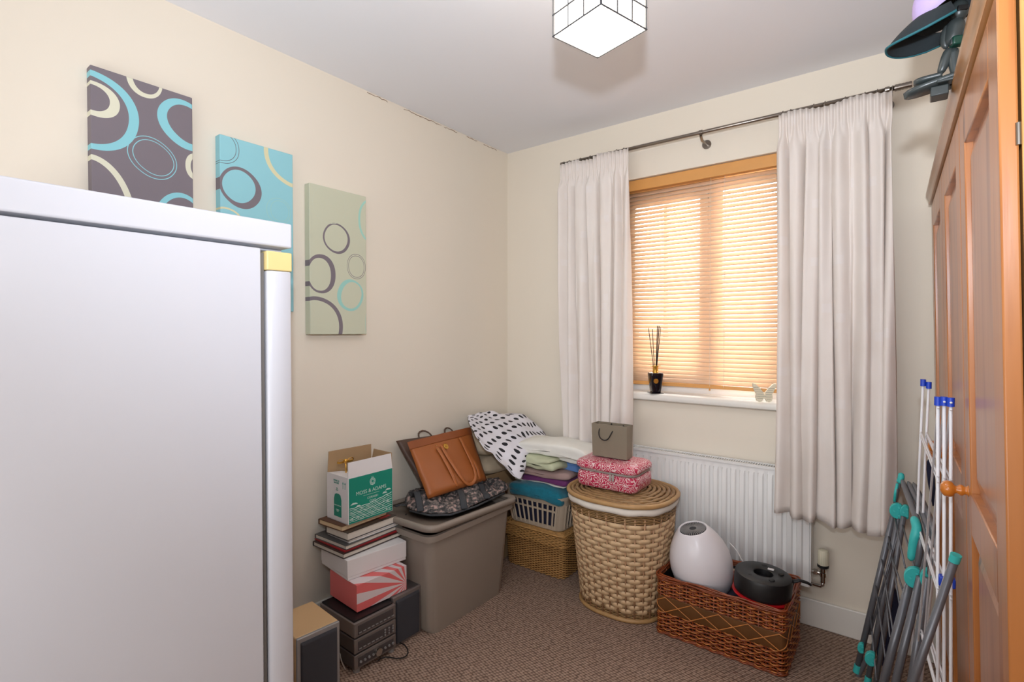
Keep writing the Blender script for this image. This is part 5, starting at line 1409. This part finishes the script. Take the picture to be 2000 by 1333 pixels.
MB().lathe([(0, -.020), (.010, -.018), (.0145, -.008), (.016, .002), (.0145, .012), (.009, .020), (0, .023)], 20, mat=mt).build('helmet', 'toy', tf, smooth='full')
hd_ = Vector((-math.sin(YAW) * -1, -math.cos(YAW), 0))
MB().box(-.009, .009, -.0175, -.012, -.006, .004, mt @ Matrix.Rotation(YAW - .3, 4, 'Z')).build('visor', 'black', tf, bevel=.001)
MB().box(-.012, .012, -.020, .0, -.030, -.012, Matrix.Translation(T(1866, 66) - og) @ Matrix.Rotation(YAW - .3, 4, 'Z')).build('chest_plate', 'toygreen', tf, bevel=.003)
MB().box(-.010, .010, -.018, -.010, -.006, .006, Matrix.Translation(T(1860, 88) - og) @ Matrix.Rotation(YAW - .3, 4, 'Z')).build('belt_pouch', 'toy', tf, bevel=.002)
# boards under the feet: one long tapered board overhanging the cornice with a smaller fin on top
def board(p0, p1, wd_, th, mat, nm, par):
    a, b = T(*p0), T(*p1); d = (b - a); L = d.length; d.normalize(); sd = Vector((0, 1, 0)); up = d.cross(sd).normalized(); up = up if up.z > 0 else -up
    rings = []
    for k in range(13):
        f = k / 12; w_ = wd_ * (1 - abs(1 - 2 * min(f, .5)) ** 2.2) ** .5 if f < .5 else wd_
        c = a + d * L * f + up * .006 * (1 - f) ** 2 * 0
        rings.append([c + sd * w_ + up * 0, c + sd * w_ * .7 + up * th, c - sd * w_ * .7 + up * th, c - sd * w_, c - sd * w_ * .7 - up * th, c + sd * w_ * .7 - up * th])
    return MB().loft(rings).rel(og).build(nm, mat, par, smooth='full')
board((1765, 189), (1868, 152), .030, .0065, 'toy', 'board', tf)
board((1784, 164), (1840, 150), .020, .0055, 'toy', 'fin', tf)
MB().box(-.018, .012, -.02, .02, -.014, .006, Matrix.Translation(T(1838, 178) - og)).build('board_bracket', 'toy', tf, bevel=.002)
MB().tube([T(1840, 172) - og, Vector((.0, 0, .018)) + Vector((0, 0, -.0)), Vector((.0, 0, .0))], .008, 10).build('stand', 'toy', tf, smooth='full')
MB().box(-.03, .05, -.03, .03, 0, .006).build('stand_base', 'toy', tf, bevel=.002)

# cap: dome and curved brim, resting over the figure's head
bt_, be = T(1735, 100), T(1892, 6)
cc = T(1888, 4)
cpo = thing('cap', 'lilac baseball cap with dark teal edged brim hooked over the toy on the wardrobe', 'cap', tuple(cc)); og2 = cpo.location
ax = (be - bt_).normalized()
R_ = .088
m = MB(); rings = []
xa = Vector((ax.x, ax.y, ax.z)); ya = Vector((0, 0, 1)).cross(xa).normalized(); za = xa.cross(ya)
for k in range(9):
    a_ = math.pi / 2 * k / 8
    rings.append([xa * (R_ * math.cos(a_) * math.cos(q)) + ya * (R_ * .82 * math.cos(a_) * math.sin(q)) + za * (R_ * 1.15 * math.sin(a_)) for q in [2 * math.pi * j / 32 for j in range(32)]])
m.loft(rings, cap=False); o = m.build('crown', 'lilac', cpo, smooth='full'); s = o.modifiers.new('thick', 'SOLIDIFY'); s.thickness = .003; o.data.materials.append(M['brim']); s.material_offset = 1; s.material_offset_rim = 1
# brim
NUb, NVb = 24, 14; grid = []
bl_ = (cc - bt_).length - R_ * .96
for j in range(NVb + 1):
    v = j / NVb; row = []
    for i in range(NUb + 1):
        u = i / NUb * 2 - 1
        w_ = R_ * .80 * math.sin(math.acos(max(-1, min(1, 0))) ) 
        inner = -R_ * math.sqrt(max(0, 1 - (u * .92) ** 2)) * .98
        outer = -(R_ * .3 + (bl_ + R_ * .7) * math.sqrt(max(0, 1 - abs(u) ** 2.6)))
        outer = min(outer, inner)
        xx = inner + (outer - inner) * v; yy = u * R_ * .82 * .92
        row.append(xa * xx + ya * yy + za * (-.030 * u * u + .012 * (1 - v) - .012 * v * v + .010))
    grid.append(row)
m = MB()
for r in grid:
    for p in r: m.v.append(tuple(p))
for j in range(NVb):
    for i in range(NUb): a_ = j * (NUb + 1) + i; m.f.append((a_, a_ + 1, a_ + NUb + 2, a_ + NUb + 1))
o = m.build('brim', 'brim', cpo, smooth='full'); s = o.modifiers.new('thick', 'SOLIDIFY'); s.thickness = .004
MB().tube([p for p in grid[-1]], .0028, 6).build('brim_edge', 'tealtrim', cpo, smooth='full')
